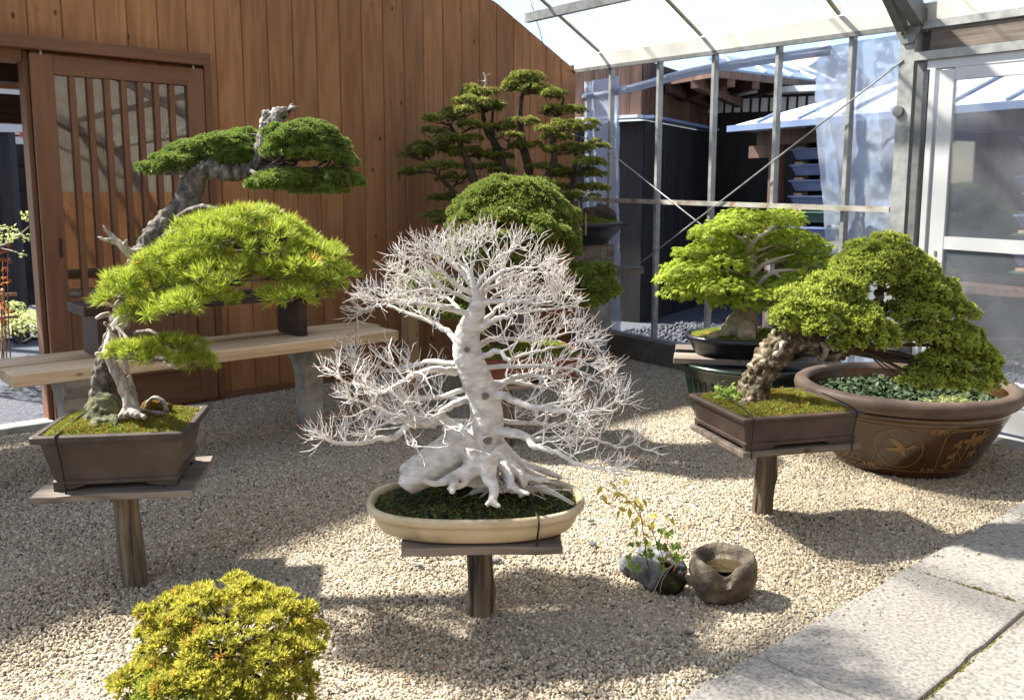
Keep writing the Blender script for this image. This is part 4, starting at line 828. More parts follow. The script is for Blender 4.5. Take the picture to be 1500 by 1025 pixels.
def moss_bed(name, mat, parent, shape, a, b, z, hump, seed, n=26, amp=.01, f=18):
    """uneven bed of moss or soil filling the pot"""
    V, F = [], []; bd = shape(a, b); c = bd.mean(0); R = 12
    cl_ = np.concatenate([bd, bd[:1]]); sg = np.concatenate([[0], np.cumsum(np.linalg.norm(np.diff(cl_, axis=0), axis=1))]); u = np.linspace(0, sg[-1], 72, endpoint=False); bd = np.stack([np.interp(u, sg, cl_[:, 0]), np.interp(u, sg, cl_[:, 1])], 1); m = 72
    for i in range(R+1):
        q = i/R
        for p in bd:
            x, y = c+(p-c)*q; h = hump*(1-q**2)+amp*(mn.noise(Vector((x*f+seed, y*f, 1)))+.6*mn.noise(Vector((x*f*2.6, y*f*2.6+seed, 2))))*(1-q**6); V.append((x, y, z+h))
    for i in range(R):
        for k in range(m): F.append((i*m+k, i*m+(k+1) % m, (i+1)*m+(k+1) % m, (i+1)*m+k))
    o = link(name, mesh_np(name, V, np.array(F)), mat, parent, True); V = np.array(V)
    return o, lambda x, y: z+hump*.5, V
def moss_fuzz(V, n, mat, parent, size=.012, up=1.4):
    W = np.asarray(V).reshape(-1, 72, 3); q = np.clip(12*np.sqrt(rng.random(n))*.985, 0, 11.99) if len(W) == 13 else len(W)*.98*rng.random(n)*.98; q = np.clip(q, 0, len(W)-1.01); i = q.astype(int); f = (q-i)[:, None]; k = rng.integers(0, 72, n); g = rng.random(n)[:, None]
    p = (W[i, k]*(1-g)+W[i, (k+1) % 72]*g)*(1-f)+(W[i+1, k]*(1-g)+W[i+1, (k+1) % 72]*g)*f+rng.normal(size=(n, 3))*[.004, .004, .0015]
    return scatter('moss_tuft', [needles(8, size, size*.16, .1, 1.2, seed=11)], p, rng.normal(size=(n, 3))*.5+UP*up, .5+.9*rng.random(n), mat, parent, kind='stuff')
def cord_path(parent, pts, r=.0035): return many_tubes('tie_cord', [(smooth_path(pts, 26), np.full(26, r))], mt['cord'], parent, 6)

# ================================================================== BONSAI
def bark_disp(amp, f, sq=1.):
    def fn(v):
        d = mn.voronoi(Vector((v.x*f, v.y*f, v.z*f*sq)))[0]; return amp*((min(d[1]-d[0], .45)/.45)-.55)+amp*.5*mn.noise(v*f*.5)
    return fn
def soft_disp(amp, f): return lambda v: amp*mn.noise(v*f)+amp*.4*mn.noise(v*f*3.1)
def pts(L): return np.array([at(x, y, Y) for x, y, Y, *_ in L]), [q[3] for q in L]
class Frame:
    def __init__(s, c, rz): s.c = c; s.rz = rz; s.X = np.array([math.cos(rz), math.sin(rz), 0]); s.Y = np.array([-math.sin(rz), math.cos(rz), 0])
    def __call__(s, x, y, z): return np.array([s.c[0], s.c[1], 0])+s.X*x+s.Y*y+UP*z
def cloud_feet(fr, a, b, z, h, parent, mat, L=.1):
    for sx in (-1, 1):
        for sy in (-1, 1):
            mb = MB(); pr = [(0, z+.004), (0, z-h), (-.03, z-h-.001), (-.045, z-h*.6), (-.06, z-h*.75), (-.075, z-h*.45), (-L, z-h*.2), (-L-.01, z+.004)]
            P0 = [fr(sx*(a+q), sy*b, zz) for q, zz in pr]; P1 = [fr(sx*(a+q), sy*(b-.022), zz) for q, zz in pr]
            mb.prism(P0, P1); 
            pr2 = [(0, z+.004), (0, z-h), (-.03, z-h), (-.06, z-h*.5), (-.08, z+.004)]
            mb.prism([fr(sx*a, sy*(b-.023+q*.8), zz) for q, zz in pr2], [fr(sx*(a-.02), sy*(b-.023+q*.8), zz) for q, zz in pr2]); mb.build('foot', mat, parent)

# ---------------------------------------------------------------- A: leaning pine at the left
cA = (-1.43, 3.2); rA = math.radians(8.5); fA = Frame(cA, rA)
stA = thing('display_stand', 'board on a log post under the leaning pine at the left', 'stand', (-1.37, 3.1, 0), 'log post stands')
log_post(stA, np.array([-1.385, 3.1, -.03]), np.array([-1.405, 3.1, .356]), .043, 1, (.42, 3.6)); plank_top(stA, cA, .27, .215, rA, .355, .378, 2)
bA = thing('pine_bonsai', 'leaning pine bonsai with bright needles in a brown rectangular pot', 'bonsai', fA(0, 0, .378), 'bonsai')
shA = lambda a, b: rrect(a, b, .012, 4, cA, rA)
po = pot_mesh('pot', mt['potgrey'], bA, [(.198, .152, .396), (.206, .16, .398), (.212, .166, .403), (.212, .166, .414), (.206, .16, .418), (.236, .189, .556), (.259, .209, .562), (.262, .212, .568), (.262, .212, .584), (.258, .208, .588), (.24, .19, .588), (.234, .184, .58), (.23, .18, .54)], shA)
cloud_feet(fA, .208, .162, .398, .02, po, mt['potgrey'])
mo, _, VA = moss_bed('moss', mt['moss'], bA, shA, .236, .186, .578, .035, 3); moss_fuzz(VA, 7000, mt['mossy'], bA, .009); moss_fuzz(VA, 1500, mt['ivy'], bA, .010)
TP, TRr = pts([(148, 622, 3.25, .05), (148, 588, 3.25, .046), (151, 550, 3.24, .04), (162, 510, 3.24, .036), (178, 468, 3.24, .037), (192, 425, 3.26, .04), (207, 385, 3.3, .046), (230, 345, 3.33, .05), (258, 318, 3.36, .054), (277, 292, 3.38, .051), (286, 264, 3.4, .046), (312, 247, 3.41, .038), (348, 254, 3.41, .034), (374, 242, 3.42, .029), (386, 208, 3.43, .028), (399, 184, 3.44, .03), (407, 168, 3.45, .022)])
kn, kr = pts([(405, 172, 3.45, .022), (420, 166, 3.45, .013), (431, 152, 3.45, .008)])
organic('trunk', [(TP, TRr)], mt['bark'], bA, .007, disp=bark_disp(.011, 34, .6))
organic('dead_top', [(kn, kr), pts([(390, 205, 3.40, .022), (390, 186, 3.41, .026), (392, 172, 3.42, .024), (388, 163, 3.42, .014)]), pts([(396, 198, 3.39, .02), (402, 180, 3.40, .024), (410, 165, 3.41, .022), (420, 164, 3.43, .014)]), pts([(426, 160, 3.44, .009), (437, 156, 3.43, .004)]), pts([(395, 168, 3.41, .012), (404, 161, 3.41, .008)])], mt['deadgrey'], bA, .0045, disp=lambda v: .007*mn.noise(v*45)+.006*mn.noise(v*110))
jin = [pts([(196, 606, 3.14, .03), (187, 585, 3.14, .021), (178, 560, 3.15, .02), (166, 535, 3.16, .019), (159, 512, 3.16, .021), (168, 488, 3.17, .024), (182, 462, 3.19, .024)]),
 pts([(163, 520, 3.15, .016), (150, 518, 3.12, .011), (140, 520, 3.1, .006)]), pts([(168, 498, 3.15, .012), (160, 480, 3.12, .008), (152, 472, 3.1, .005)]), pts([(190, 602, 3.12, .02), (200, 606, 3.1, .016), (212, 612, 3.08, .008)])]
organic('deadwood', jin+[pts([(201, 604, 3.16, .012), (195, 570, 3.17, .009), (187, 540, 3.18, .008), (176, 505, 3.19, .01)]), pts([(184, 606, 3.13, .022), (178, 612, 3.1, .012)])], mt['dead'], bA, .0045, disp=lambda v: .006*mn.noise(Vector((v.x*60, v.y*60, v.z*14)))+.004*mn.noise(v*70))
jin2 = [pts([(206, 384, 3.2, .024), (192, 372, 3.18, .018), (176, 358, 3.16, .013), (162, 345, 3.15, .009), (151, 330, 3.14, .004)]), pts([(172, 356, 3.16, .011), (158, 352, 3.13, .008), (142, 347, 3.12, .004)]), pts([(184, 366, 3.17, .011), (184, 356, 3.15, .008), (186, 350, 3.15, .004)]), pts([(190, 370, 3.17, .01), (204, 365, 3.15, .007), (213, 366, 3.14, .003)])]
organic('deadwood', jin2, mt['dead'], bA, .0045, disp=soft_disp(.003, 50))
organic('deadwood', [pts([(140, 467, 3.08, .006), (150, 462, 3.1, .01), (160, 460, 3.13, .01)]), pts([(148, 447, 3.1, .005), (158, 446, 3.12, .007), (170, 450, 3.15, .006)])], mt['dead'], bA, .0045)
organic('driftwood', [pts([(208, 606, 3.25, .006), (216, 590, 3.25, .007), (228, 582, 3.24, .008), (239, 589, 3.22, .011), (245, 603, 3.2, .011)]), pts([(200, 598, 3.25, .008), (222, 605, 3.2, .012), (240, 605, 3.18, .008)])], mt['deadgrey'], bA, .005, disp=soft_disp(.004, 40))
organic('mossy_rock', [pts([(146, 632, 3.15, .06), (152, 602, 3.18, .062), (162, 578, 3.2, .042)]), pts([(126, 640, 3.1, .032), (146, 630, 3.1, .045), (176, 622, 3.12, .045)])], mt['rockmoss'], bA, .006, disp=lambda v: .012*mn.noise(v*22)+.008*mn.noise(v*60))
organic('brown_moss', [(np.array([fA(.0, -.06, .6), fA(.06, -.05, .605), (fA(.12, -.07, .598))]), [.025, .03, .02]), (np.array([fA(.05, .05, .615), fA(.1, .06, .625), (fA(.14, .05, .61))]), [.025, .03, .02])], mt['mossbrown'], bA, .006, disp=lambda v: .012*mn.noise(v*30)+.008*mn.noise(v*70))
E1 = [(330, 353, 62, 31, 3.0, 0.2), (272, 382, 49, 31, 2.98, 0.19), (400, 362, 57, 35, 3.0, 0.2), (222, 418, 37, 25, 2.95, 0.16), (450, 392, 42, 31, 3.0, 0.18), (350, 406, 87, 31, 2.9, 0.17), (185, 432, 19, 11, 2.98, 0.12), (487, 408, 21, 15, 3.0, 0.13), (300, 438, 42, 15, 2.85, 0.14), (240, 453, 42, 11, 2.86, 0.13), (432, 432, 31, 10, 2.9, 0.13), (205, 460, 25, 10, 2.92, 0.1), (320, 338, 42, 19, 3.12, 0.2), (410, 345, 32, 23, 3.1, 0.16), (370, 322, 37, 15, 3.02, 0.15)]
E2 = [(203, 516, 32, 11, 2.9, .09), (252, 508, 36, 8, 2.98, .09), (286, 530, 24, 9, 2.98, .07), (228, 524, 20, 8, 2.9, .07)]
tuft = [needles(30, .035, .0022, .1, 1.35, seed=s, curve=.1) for s in range(4)]
eA = [ell(*q) for q in E1]; cl = clumps(eA, 130, .05, .62); P, A = on_ells(cl, 1500, inner=.1, rej=.72, up=.6, jit=.25, lo=-.15); P2, A2 = on_ells(eA, 620, inner=.3, rej=.75, up=.7, jit=.3, lo=-.35); P, A = np.concatenate([P, P2]), np.concatenate([A, A2]); scatter('pine_foliage', tuft, P, A, .75+.5*rng.random(len(P)), mt['needle'], bA)
eB = [ell(*q) for q in E2]; cl = clumps(eB, 26, .04, .6); P, A = on_ells(cl, 260, inner=.1, up=.6, lo=-.2); scatter('pine_foliage', tuft, P, A, .7+.45*rng.random(len(P)), mt['needle'], bA)
tl = smooth_path(TP, 60); many_tubes('branch', limb_set(tl[18:34], eA, .013, .006, 7, 3)+limb_set(tl[8:20], eB, .01, .004, 5, 4), mt['bark'], bA, 6)
E3 = [(330, 222, 58, 22, 3.5, .13), (262, 246, 46, 20, 3.46, .12), (298, 228, 48, 20, 3.55, .14), (362, 208, 30, 15, 3.56, .1), (240, 250, 28, 13, 3.44, .09), (345, 235, 40, 14, 3.5, .12)]
E4 = [(438, 208, 44, 25, 3.36, .14), (474, 226, 40, 29, 3.4, .14), (412, 222, 27, 20, 3.33, .11), (452, 226, 56, 20, 3.38, .16), (455, 196, 30, 15, 3.38, .1), (500, 240, 20, 14, 3.42, .1), (432, 264, 56, 11, 3.36, .15), (490, 262, 36, 14, 3.44, .13), (398, 273, 34, 8, 3.3, .09), (468, 279, 38, 8, 3.38, .11), (512, 268, 18, 9, 3.42, .09)]
tight = [needles(13, .0125, .0026, .1, 1.4, seed=30+s) for s in range(3)]
for es_, n, k in ((E3, 5200, 5), (E4, 7600, 6)):
    q = [ell(*e) for e in es_]; cl = clumps(q, n//36, .026, .75, .88); P, A = on_ells(cl, int(n*1.15), inner=.06, rej=.74, up=.3, jit=.3, lo=-.3); P2, A2 = on_ells(q, n//3, inner=.2, rej=.8, up=.4); P, A = np.concatenate([P, P2]), np.concatenate([A, A2]); P = P+.005*np.array([mn.noise_vector(Vector(p)*26) for p in P]); scatter('tight_foliage', tight, P, A, .8+.5*rng.random(len(P)), mt['pad'], bA)
    many_tubes('branch', limb_set(tl[38:58], q, .012, .005, 6, k), mt['bark'], bA, 6)
cord_path(bA, [fA(-.155, .05, .61), fA(-.165, -.1, .6), fA(-.17, -.185, .592), fA(-.172, -.216, .585), fA(-.165, -.2, .5), fA(-.16, -.19, .40), fA(-.15, -.215, .352)])
cord_path(bA, [at(309, 478, 2.98), at(311, 500, 3.0), at(313, 560, 3.05), at(314, 590, 3.1)], .0018) if 0 else None

# ---------------------------------------------------------------- B: white bare tree in the middle
cB = (-.117, 2.79); fB = Frame(cB, math.radians(1.5))
stB = thing('display_stand', 'board on a log post under the white bare tree', 'stand', (-.11, 2.85, 0), 'log post stands')
log_post(stB, np.array([-.108, 2.87, -.03]), np.array([-.112, 2.86, .318]), .043, 5, (.3, .2)); plank_top(stB, (-.1, 2.76), .25, .17, math.radians(3), .317, .343, 6)
bB = thing('bare_tree_bonsai', 'leafless white barked tree in a shallow cream oval pot', 'bonsai', fB(0, 0, .343), 'bonsai')
shB = lambda a, b: ring(a, b, 2.5, 72, cB, fB.rz)
pot_mesh('pot', mt['potcream'], bB, [(.27, .155, .345), (.30, .178, .347), (.315, .192, .356), (.332, .207, .39), (.338, .213, .408), (.346, .221, .41), (.352, .226, .416), (.354, .228, .428), (.35, .224, .437), (.342, .216, .439), (.333, .207, .434), (.328, .202, .42), (.32, .195, .40)], shB, True)
so, _, VB = moss_bed('soil', mt['soil'], bB, shB, .33, .205, .418, .03, 8, amp=.012, f=26); moss_fuzz(VB, 1300, mt['duckweed'], bB, .008); moss_fuzz(VB, 900, mt['mossy'], bB, .008); moss_fuzz(VB, 700, mt['ivy'], bB, .007)
Yb = 2.8
trk = pts([(690, 700, Yb, 0.0968), (697, 665, Yb, 0.0814), (708, 635, Yb, 0.0627), (713, 608, Yb, 0.0539), (706, 576, Yb, 0.0506), (694, 545, Yb, 0.0495), (684, 515, Yb, 0.0462), (686, 485, Yb, 0.0396), (697, 458, Yb, 0.0297), (700, 438, Yb, 0.0209), (694, 420, Yb, 0.0143), (690, 404, Yb, 0.0088)])
roots = [pts([(690, 640, 2.78, .06), (660, 662, 2.76, .062), (630, 684, 2.74, .055), (604, 704, 2.72, .042), (594, 716, 2.71, .03)]), pts([(680, 640, 2.84, .04), (640, 664, 2.84, .04), (605, 684, 2.84, .03), (590, 694, 2.84, .024)]),
 pts([(700, 660, 2.71, .048), (690, 688, 2.69, .034), (666, 698, 2.67, .018), (640, 708, 2.64, .011), (618, 703, 2.62, .006)]), pts([(690, 695, 2.68, .015), (676, 712, 2.64, .009), (655, 716, 2.61, .004)]), pts([(712, 672, 2.69, .04), (716, 698, 2.66, .024), (724, 716, 2.63, .017), (722, 734, 2.6, .014), (734, 742, 2.58, .006)]), pts([(722, 728, 2.61, .009), (712, 740, 2.58, .006)]), pts([(665, 698, 2.66, .016), (664, 710, 2.62, .013), (662, 722, 2.59, .008)]),
 pts([(725, 660, 2.76, .04), (748, 684, 2.73, .024), (764, 696, 2.71, .018), (768, 714, 2.69, .010)]), pts([(735, 680, 2.71, .02), (748, 700, 2.67, .012), (744, 716, 2.64, .007)]), pts([(752, 688, 2.72, .014), (785, 702, 2.7, .008), (806, 700, 2.7, .004)]), pts([(722, 650, 2.86, .04), (760, 680, 2.9, .022), (795, 690, 2.92, .014), (825, 700, 2.92, .007)]), pts([(740, 690, 2.72, .018), (750, 712, 2.66, .013), (775, 724, 2.62, .006)]),
 pts([(735, 668, 2.8, .02), (770, 690, 2.82, .016), (800, 700, 2.84, .008)]), pts([(690, 660, 2.92, .05), (730, 670, 3.0, .03), (770, 680, 3.02, .01)])]
scars = [(at(715, 645, 2.745), .013), (at(711, 580, 2.757), .011), (at(684, 512, 2.762), .009), (at(669, 528, 2.775), .010), (at(693, 530, 2.758), .009)]
mains = [
 ([(668, 545), (640, 541), (610, 548), (585, 562), (560, 574), (530, 566), (500, 557)], 2.62, .013), ([(668, 533), (635, 530), (603, 535), (578, 542), (550, 535), (518, 522)], 2.95, .010),
 ([(684, 583), (655, 598), (640, 612), (632, 625), (600, 612), (565, 602), (525, 588)], 2.6, .012), ([(680, 642), (660, 622), (645, 614), (625, 622), (598, 622), (580, 640), (550, 642), (515, 650), (482, 646)], 2.58, .02),
 ([(625, 620), (595, 612), (575, 618), (545, 608), (515, 610)], 2.75, .009), ([(672, 505), (655, 485), (633, 473), (593, 457), (562, 445), (540, 452)], 2.98, .011), ([(690, 462), (657, 453), (610, 445), (580, 445), (555, 440)], 2.6, .010),
 ([(690, 430), (660, 410), (640, 395), (612, 385), (600, 378)], 2.7, .009), ([(690, 410), (675, 390), (650, 375), (628, 368)], 2.92, .008),
 ([(718, 586), (735, 580), (752, 586), (780, 596), (820, 602), (862, 606), (900, 590)], 2.6, .016), ([(722, 572), (742, 558), (767, 550), (790, 552), (820, 549), (862, 532)], 2.9, .013),
 ([(692, 530), (708, 521), (732, 514), (745, 527), (765, 520), (800, 512), (850, 500)], 2.65, .011), ([(695, 511), (712, 499), (739, 496), (785, 496), (836, 486)], 2.95, .012), ([(697, 486), (720, 470), (740, 464), (775, 455), (818, 452)], 2.7, .013),
 ([(703, 450), (730, 432), (752, 422), (780, 424), (800, 415)], 2.95, .009), ([(700, 430), (730, 402), (755, 392), (785, 392)], 2.64, .009), ([(728, 634), (751, 633), (773, 642), (787, 655), (815, 662), (855, 682), (890, 686)], 2.56, .017),
 ([(773, 642), (801, 642), (845, 641), (880, 646), (905, 655), (930, 650)], 2.72, .009), ([(694, 420), (690, 395), (697, 375), (702, 362)], 2.8, .007), ([(696, 425), (715, 395), (728, 378), (745, 368)], 2.72, .008), ([(694, 420), (672, 395), (655, 382), (645, 372)], 2.86, .008), ([(699, 435), (735, 412), (770, 400), (798, 402)], 2.84, .008), ([(698, 440), (655, 425), (620, 408), (600, 405)], 2.76, .008), ([(690, 405), (682, 385), (678, 370)], 2.9, .006), ([(700, 445), (745, 440), (785, 445), (812, 440)], 2.66, .008),
 ([(700, 480), (730, 450), (760, 430)], 3.12, .009), ([(690, 470), (660, 440), (635, 430)], 3.12, .009), ([(705, 560), (760, 560), (820, 575)], 3.12, .011), ([(700, 590), (640, 580), (580, 585)], 3.12, .011), ([(712, 615), (780, 620), (850, 625)], 3.14, .011), ([(695, 620), (630, 615), (560, 622)], 3.12, .011),
 ([(690, 440), (650, 425), (600, 425)], 2.8, .008), ([(705, 440), (760, 440), (815, 430)], 2.8, .008), ([(700, 540), (770, 535), (850, 545), (880, 560)], 2.78, .009), ([(680, 570), (620, 585), (560, 570), (520, 545)], 2.8, .009)]
thick, twigs, buds = [], [], []
rt_ = np.random.default_rng(42)
def grow(p, d, L, r, lvl):
    n = 6 if lvl < 2 else 5; Q = [p]; st = L/(n-1)
    for i in range(n-1):
        d = d+rt_.normal(size=3)*(.22 if lvl < 2 else .2)+UP*.06; d = d/np.linalg.norm(d); Q.append(Q[-1]+d*st)
    Q = np.array(Q); twigs.append((Q, np.linspace(r, max(r*.42, .0008), n)))
    if lvl >= 3 or L < .022:
        if rt_.random() < .4: return
        dd = Q[-1]-Q[-2]; dd /= np.linalg.norm(dd); buds.append((np.array([Q[-1]-dd*.001, Q[-1]+dd*.005, Q[-1]+dd*.012]), [.0011, .0014, .0003])); return
    m = [0, 3, 2][lvl] if lvl < 3 else 0
    for k in range(m):
        f = .18+.72*(k+rt_.random()*.6)/m; i = min(int(f*(n-1)), n-2); q = Q[i]+(Q[i+1]-Q[i])*(f*(n-1)-i); t = Q[i+1]-Q[i]; t /= np.linalg.norm(t)
        sd = np.cross(t, rt_.normal(size=3)); sd /= np.linalg.norm(sd); dn = t*.75+sd*.75+UP*.22; dn /= np.linalg.norm(dn)
        grow(q, dn, L*(.66-.3*f)*(.75+.5*rt_.random())+.016, max(r*.6, .0012), lvl+1)
    grow(Q[-1], d, L*.4+.012, max(r*.5, .0013), 3)
for path_, Ye, r in mains:
    n = len(path_); P = np.array([at(x, y, Yb+(Ye-Yb)*(i/(n-1))**.8) for i, (x, y) in enumerate(path_)]); K = n*4; Q = smooth_path(P, K); Q[2:] += rt_.normal(size=(K-2, 3))*.0022
    R = 1.1*r*(1-.78*np.linspace(0, 1, K)**.8); thick.append((Q, R)); Lt = np.linalg.norm(np.diff(Q, axis=0), axis=1).sum(); acc = 0; side = 1
    step = .06; nx = Lt*.3
    for i in range(1, K):
        acc += np.linalg.norm(Q[i]-Q[i-1])
        while acc > nx and i < K:
            nx += step; t = Q[i]-Q[i-1]; t /= np.linalg.norm(t); h = np.cross(t, UP); h /= np.linalg.norm(h)+1e-9; side = -side
            dn = t*.55+h*side*(.45+.5*rt_.random())+UP*(.05+.5*rt_.random()); dn /= np.linalg.norm(dn); rem = 1-acc/Lt
            grow(Q[i], dn, (.046+.102*math.sqrt(max(rem, 0)*Lt/.4))*(.6+.6*rt_.random()), min(R[i]*.62, .004), 1)
    t = Q[-1]-Q[-2]; t /= np.linalg.norm(t)
    for k in range(3): grow(Q[-1], t+rt_.normal(size=3)*.35+UP*.15, .06, R[-1]*.8, 1)
def white_disp(v): return .0022*mn.noise(v*22)+.0014*mn.noise(Vector((v.x*40, v.y*40, v.z*110)))+.0012*mn.noise(v*120)
organic('trunk', [trk]+roots+[(q[0][:max(6, len(q[0])//3)], list(q[1][:max(6, len(q[0])//3)])) for q in thick if q[1][0] > .0115], mt['white'], bB, .0048, blobs=scars, disp=white_disp, sides=14)
many_tubes('branch', thick, mt['white'], bB, 7)
many_tubes('twigs', twigs, mt['twig'], bB, 4); many_tubes('buds', buds, mt['bud'], bB, 4)
sr = []
for i in range(44):
    a = rt_.random()*PI*1.3-.5; p0 = at(740+rt_.normal()*14, 690, 2.8); d = np.array([math.cos(a), math.sin(a)*.8, 0]); L = .06+.12*rt_.random(); z0 = .462
    p0 = np.array([p0[0]+.02, p0[1]+rt_.normal()*.03, z0]); sr.append((smooth_path([p0, p0+d*L*.5+UP*.015+rt_.normal(size=3)*.012, p0+d*L+rt_.normal(size=3)*[.02, .02, 0]-UP*.02], 8), np.linspace(.007*rt_.random()+.003, .002, 8)))
many_tubes('root', sr, mt['white'], bB, 6)
for (x, y, Y_, r_) in ((715, 645, 2.727, .0135), (711, 580, 2.742, .011), (684, 512, 2.75, .0085)):
    c = at(x, y, Y_); nv = np.array([0, -1, .12]); nv /= np.linalg.norm(nv); u = np.array([1., 0, 0]); v = np.cross(nv, u); mb = MB()
    for rr, w_ in ((r_, .0028), (r_*.55, .0022)):
        an = np.linspace(0, 2*PI, 17); mb.tube([c+(u*math.cos(a)*(1+.12*math.sin(3*a+x))+v*math.sin(a)*.85)*rr for a in an], w_, 5, False)
    mb.loft([np.array([c+(u*math.cos(a)+v*math.sin(a)*.85)*r_*k+nv*d_ for a in np.arange(12)*PI/6]) for k, d_ in ((1., -.004), (.8, .0005), (.3, -.003))]); mb.build('branch_scar', mt['knotdark'], bB, True)
cord_path(bB, [fB(.10, .19, .452), fB(.12, .09, .5), fB(.155, -.03, .475), (fB(.18, -.15, .452)), fB(.19, -.212, .441), fB(.192, -.232, .425), fB(.188, -.2, .36), fB(.185, -.19, .312)])

# ---------------------------------------------------------------- C: spruce at the right
cC = (1.12, 3.72); rC = math.radians(15); fC = Frame(cC, rC)
stC = thing('display_stand', 'board on a log post under the right-hand spruce', 'stand', (1.13, 3.82, 0), 'log post stands')
log_post(stC, np.array([1.128, 3.85, -.03]), np.array([1.14, 3.84, .375]), .044, 9, (.5, 5.8)); plank_top(stC, cC, .27, .235, rC, .373, .398, 10)
bC = thing('spruce_bonsai', 'spruce with a bent flaky trunk in a low rectangular pot', 'bonsai', fC(0, 0, .398), 'bonsai')
shC = lambda a, b: rrect(a, b, .01, 4, cC, rC)
po = pot_mesh('pot', mt['potbrown'], bC, [(.235, .2, .412), (.25, .215, .412), (.258, .224, .416), (.258, .224, .428), (.252, .218, .432), (.262, .228, .512), (.276, .242, .518), (.28, .246, .524), (.28, .246, .532), (.274, .24, .536), (.255, .222, .536), (.25, .216, .528), (.246, .212, .5)], shC)
for sy in (-1, 1):
    for sx in (-1, 1):
        mb = MB(); pr = [(0, .414), (0, .398), (-.1, .398), (-.115, .4), (-.13, .408), (-.145, .414)]; mb.prism([fC(sx*(.254+q), sy*.22, z) for q, z in pr], [fC(sx*(.254+q), sy*.195, z) for q, z in pr]); mb.build('foot', mt['potbrown'], po)
mo, _, VC = moss_bed('moss', mt['moss'], bC, shC, .25, .216, .528, .03, 14, amp=.014, f=22); moss_fuzz(VC, 8000, mt['mossy'], bC, .010); moss_fuzz(VC, 1500, mt['ivy'], bC, .012)
i = rng.integers(0, len(VC), 110); scatter('red_moss', [needles(6, .014, .002, .1, 1., seed=4)], VC[i]+rng.normal(size=(110, 3))*.01+UP*.004, rng.normal(size=(110, 3))*.4+UP, np.full(110, 1.), mt['orangeleaf'], bC, kind='stuff')
c_ = at(1072, 575, 3.75); P = c_+rng.normal(size=(160, 3))*[.035, .04, .012]+UP*.0; scatter('fern', [leaf(.03, .5)], P, rng.normal(size=(160, 3))*.6+UP, .7+.6*rng.random(160), mt['ivy'], bC)
TC_ = pts([(1098, 592, 3.72, .075), (1106, 566, 3.72, .066), (1120, 538, 3.72, .064), (1140, 510, 3.73, .068), (1158, 492, 3.75, .07), (1185, 500, 3.77, .05), (1205, 514, 3.78, .042), (1228, 515, 3.8, .04), (1250, 498, 3.82, .034), (1275, 470, 3.84, .03), (1290, 430, 3.86, .024), (1295, 390, 3.86, .014)])
organic('trunk', [TC_, pts([(1160, 485, 3.72, .055), (1170, 460, 3.72, .04), (1180, 430, 3.72, .025)]), pts([(1098, 590, 3.66, .045), (1085, 602, 3.62, .03)]), pts([(1110, 590, 3.66, .04), (1122, 604, 3.62, .025)])], mt['barkc'], bC, .0065, disp=bark_disp(.016, 30, .9))
organic('deadwood', [pts([(1202, 500, 3.72, .010), (1210, 512, 3.71, .016), (1205, 526, 3.72, .008)]), pts([(1250, 503, 3.7, .007), (1275, 502, 3.66, .006), (1290, 512, 3.64, .004)]), pts([(1216, 506, 3.71, .006), (1224, 518, 3.69, .003)])], mt['dead'], bC, .0045, disp=soft_disp(.003, 50))
organic('cut_wood', [pts([(1150, 500, 3.685, .02), (1142, 512, 3.675, .018), (1135, 522, 3.67, .012)])], mt['dead'], bC, .0045)
E5 = [(1292, 379, 46, 25, 3.85, 0.15300000000000002), (1268, 404, 44, 27, 3.82, 0.162), (1325, 401, 42, 29, 3.86, 0.162), (1225, 427, 42, 25, 3.76, 0.15300000000000002), (1190, 447, 46, 23, 3.72, 0.15300000000000002), (1155, 467, 28, 17, 3.68, 0.108), (1200, 477, 54, 21, 3.64, 0.12600000000000003), (1245, 467, 44, 25, 3.66, 0.12600000000000003), (1280, 492, 34, 21, 3.64, 0.108), (1290, 502, 26, 12, 3.62, 0.07200000000000001), (1350, 427, 42, 25, 3.84, 0.14400000000000002), (1380, 457, 39, 25, 3.84, 0.14400000000000002), (1340, 462, 34, 17, 3.76, 0.099), (1365, 492, 39, 19, 3.74, 0.108), (1400, 502, 34, 25, 3.8, 0.135), (1425, 532, 32, 25, 3.8, 0.12600000000000003), (1385, 532, 39, 15, 3.76, 0.108), (1360, 557, 42, 13, 3.76, 0.099), (1415, 558, 39, 15, 3.76, 0.108), (1440, 558, 20, 15, 3.78, 0.09000000000000001), (1300, 354, 22, 12, 3.85, 0.09000000000000001), (1255, 502, 39, 12, 3.62, 0.081)]
q = [ell(*e) for e in E5]; stub = [needles(10, .021, .0085, .1, 1.25, seed=60+s) for s in range(4)]
cl = clumps(q, 250, .042, .75, .86); P, A = on_ells(cl, 5600, inner=.04, rej=.74, up=.5, jit=.35, lo=-.25); P2, A2 = on_ells(q, 4200, inner=.3, rej=.8, up=.5); P, A = np.concatenate([P, P2]), np.concatenate([A, A2]); P = P+.008*np.array([mn.noise_vector(Vector(p)*20) for p in P])
hole = np.linalg.norm((P-at(1312, 452, 3.68))/np.array([.055, .13, .035]), axis=1) < 1; P, A = P[~hole], A[~hole]
scatter('spruce_foliage', stub, P, A, .75+.55*rng.random(len(P)), mt['spruce'], bC)
many_tubes('branch', limb_set(smooth_path(TC_[0], 50)[16:], q, .013, .005, 7, 9), mt['barkd'], bC, 6)
cord_path(bC, [fC(-.2, .1, .575), fC(-.222, -.1, .562), fC(-.235, -.2, .55), fC(-.238, -.246, .54), fC(-.236, -.25, .52), fC(-.235, -.236, .44), fC(-.235, -.24, .37)], .0028)
cord_path(bC, [fC(.2, -.05, .575), fC(.222, -.18, .558), fC(.232, -.246, .54), fC(.232, -.25, .52), fC(.228, -.236, .44), fC(.225, -.24, .37)], .0028)

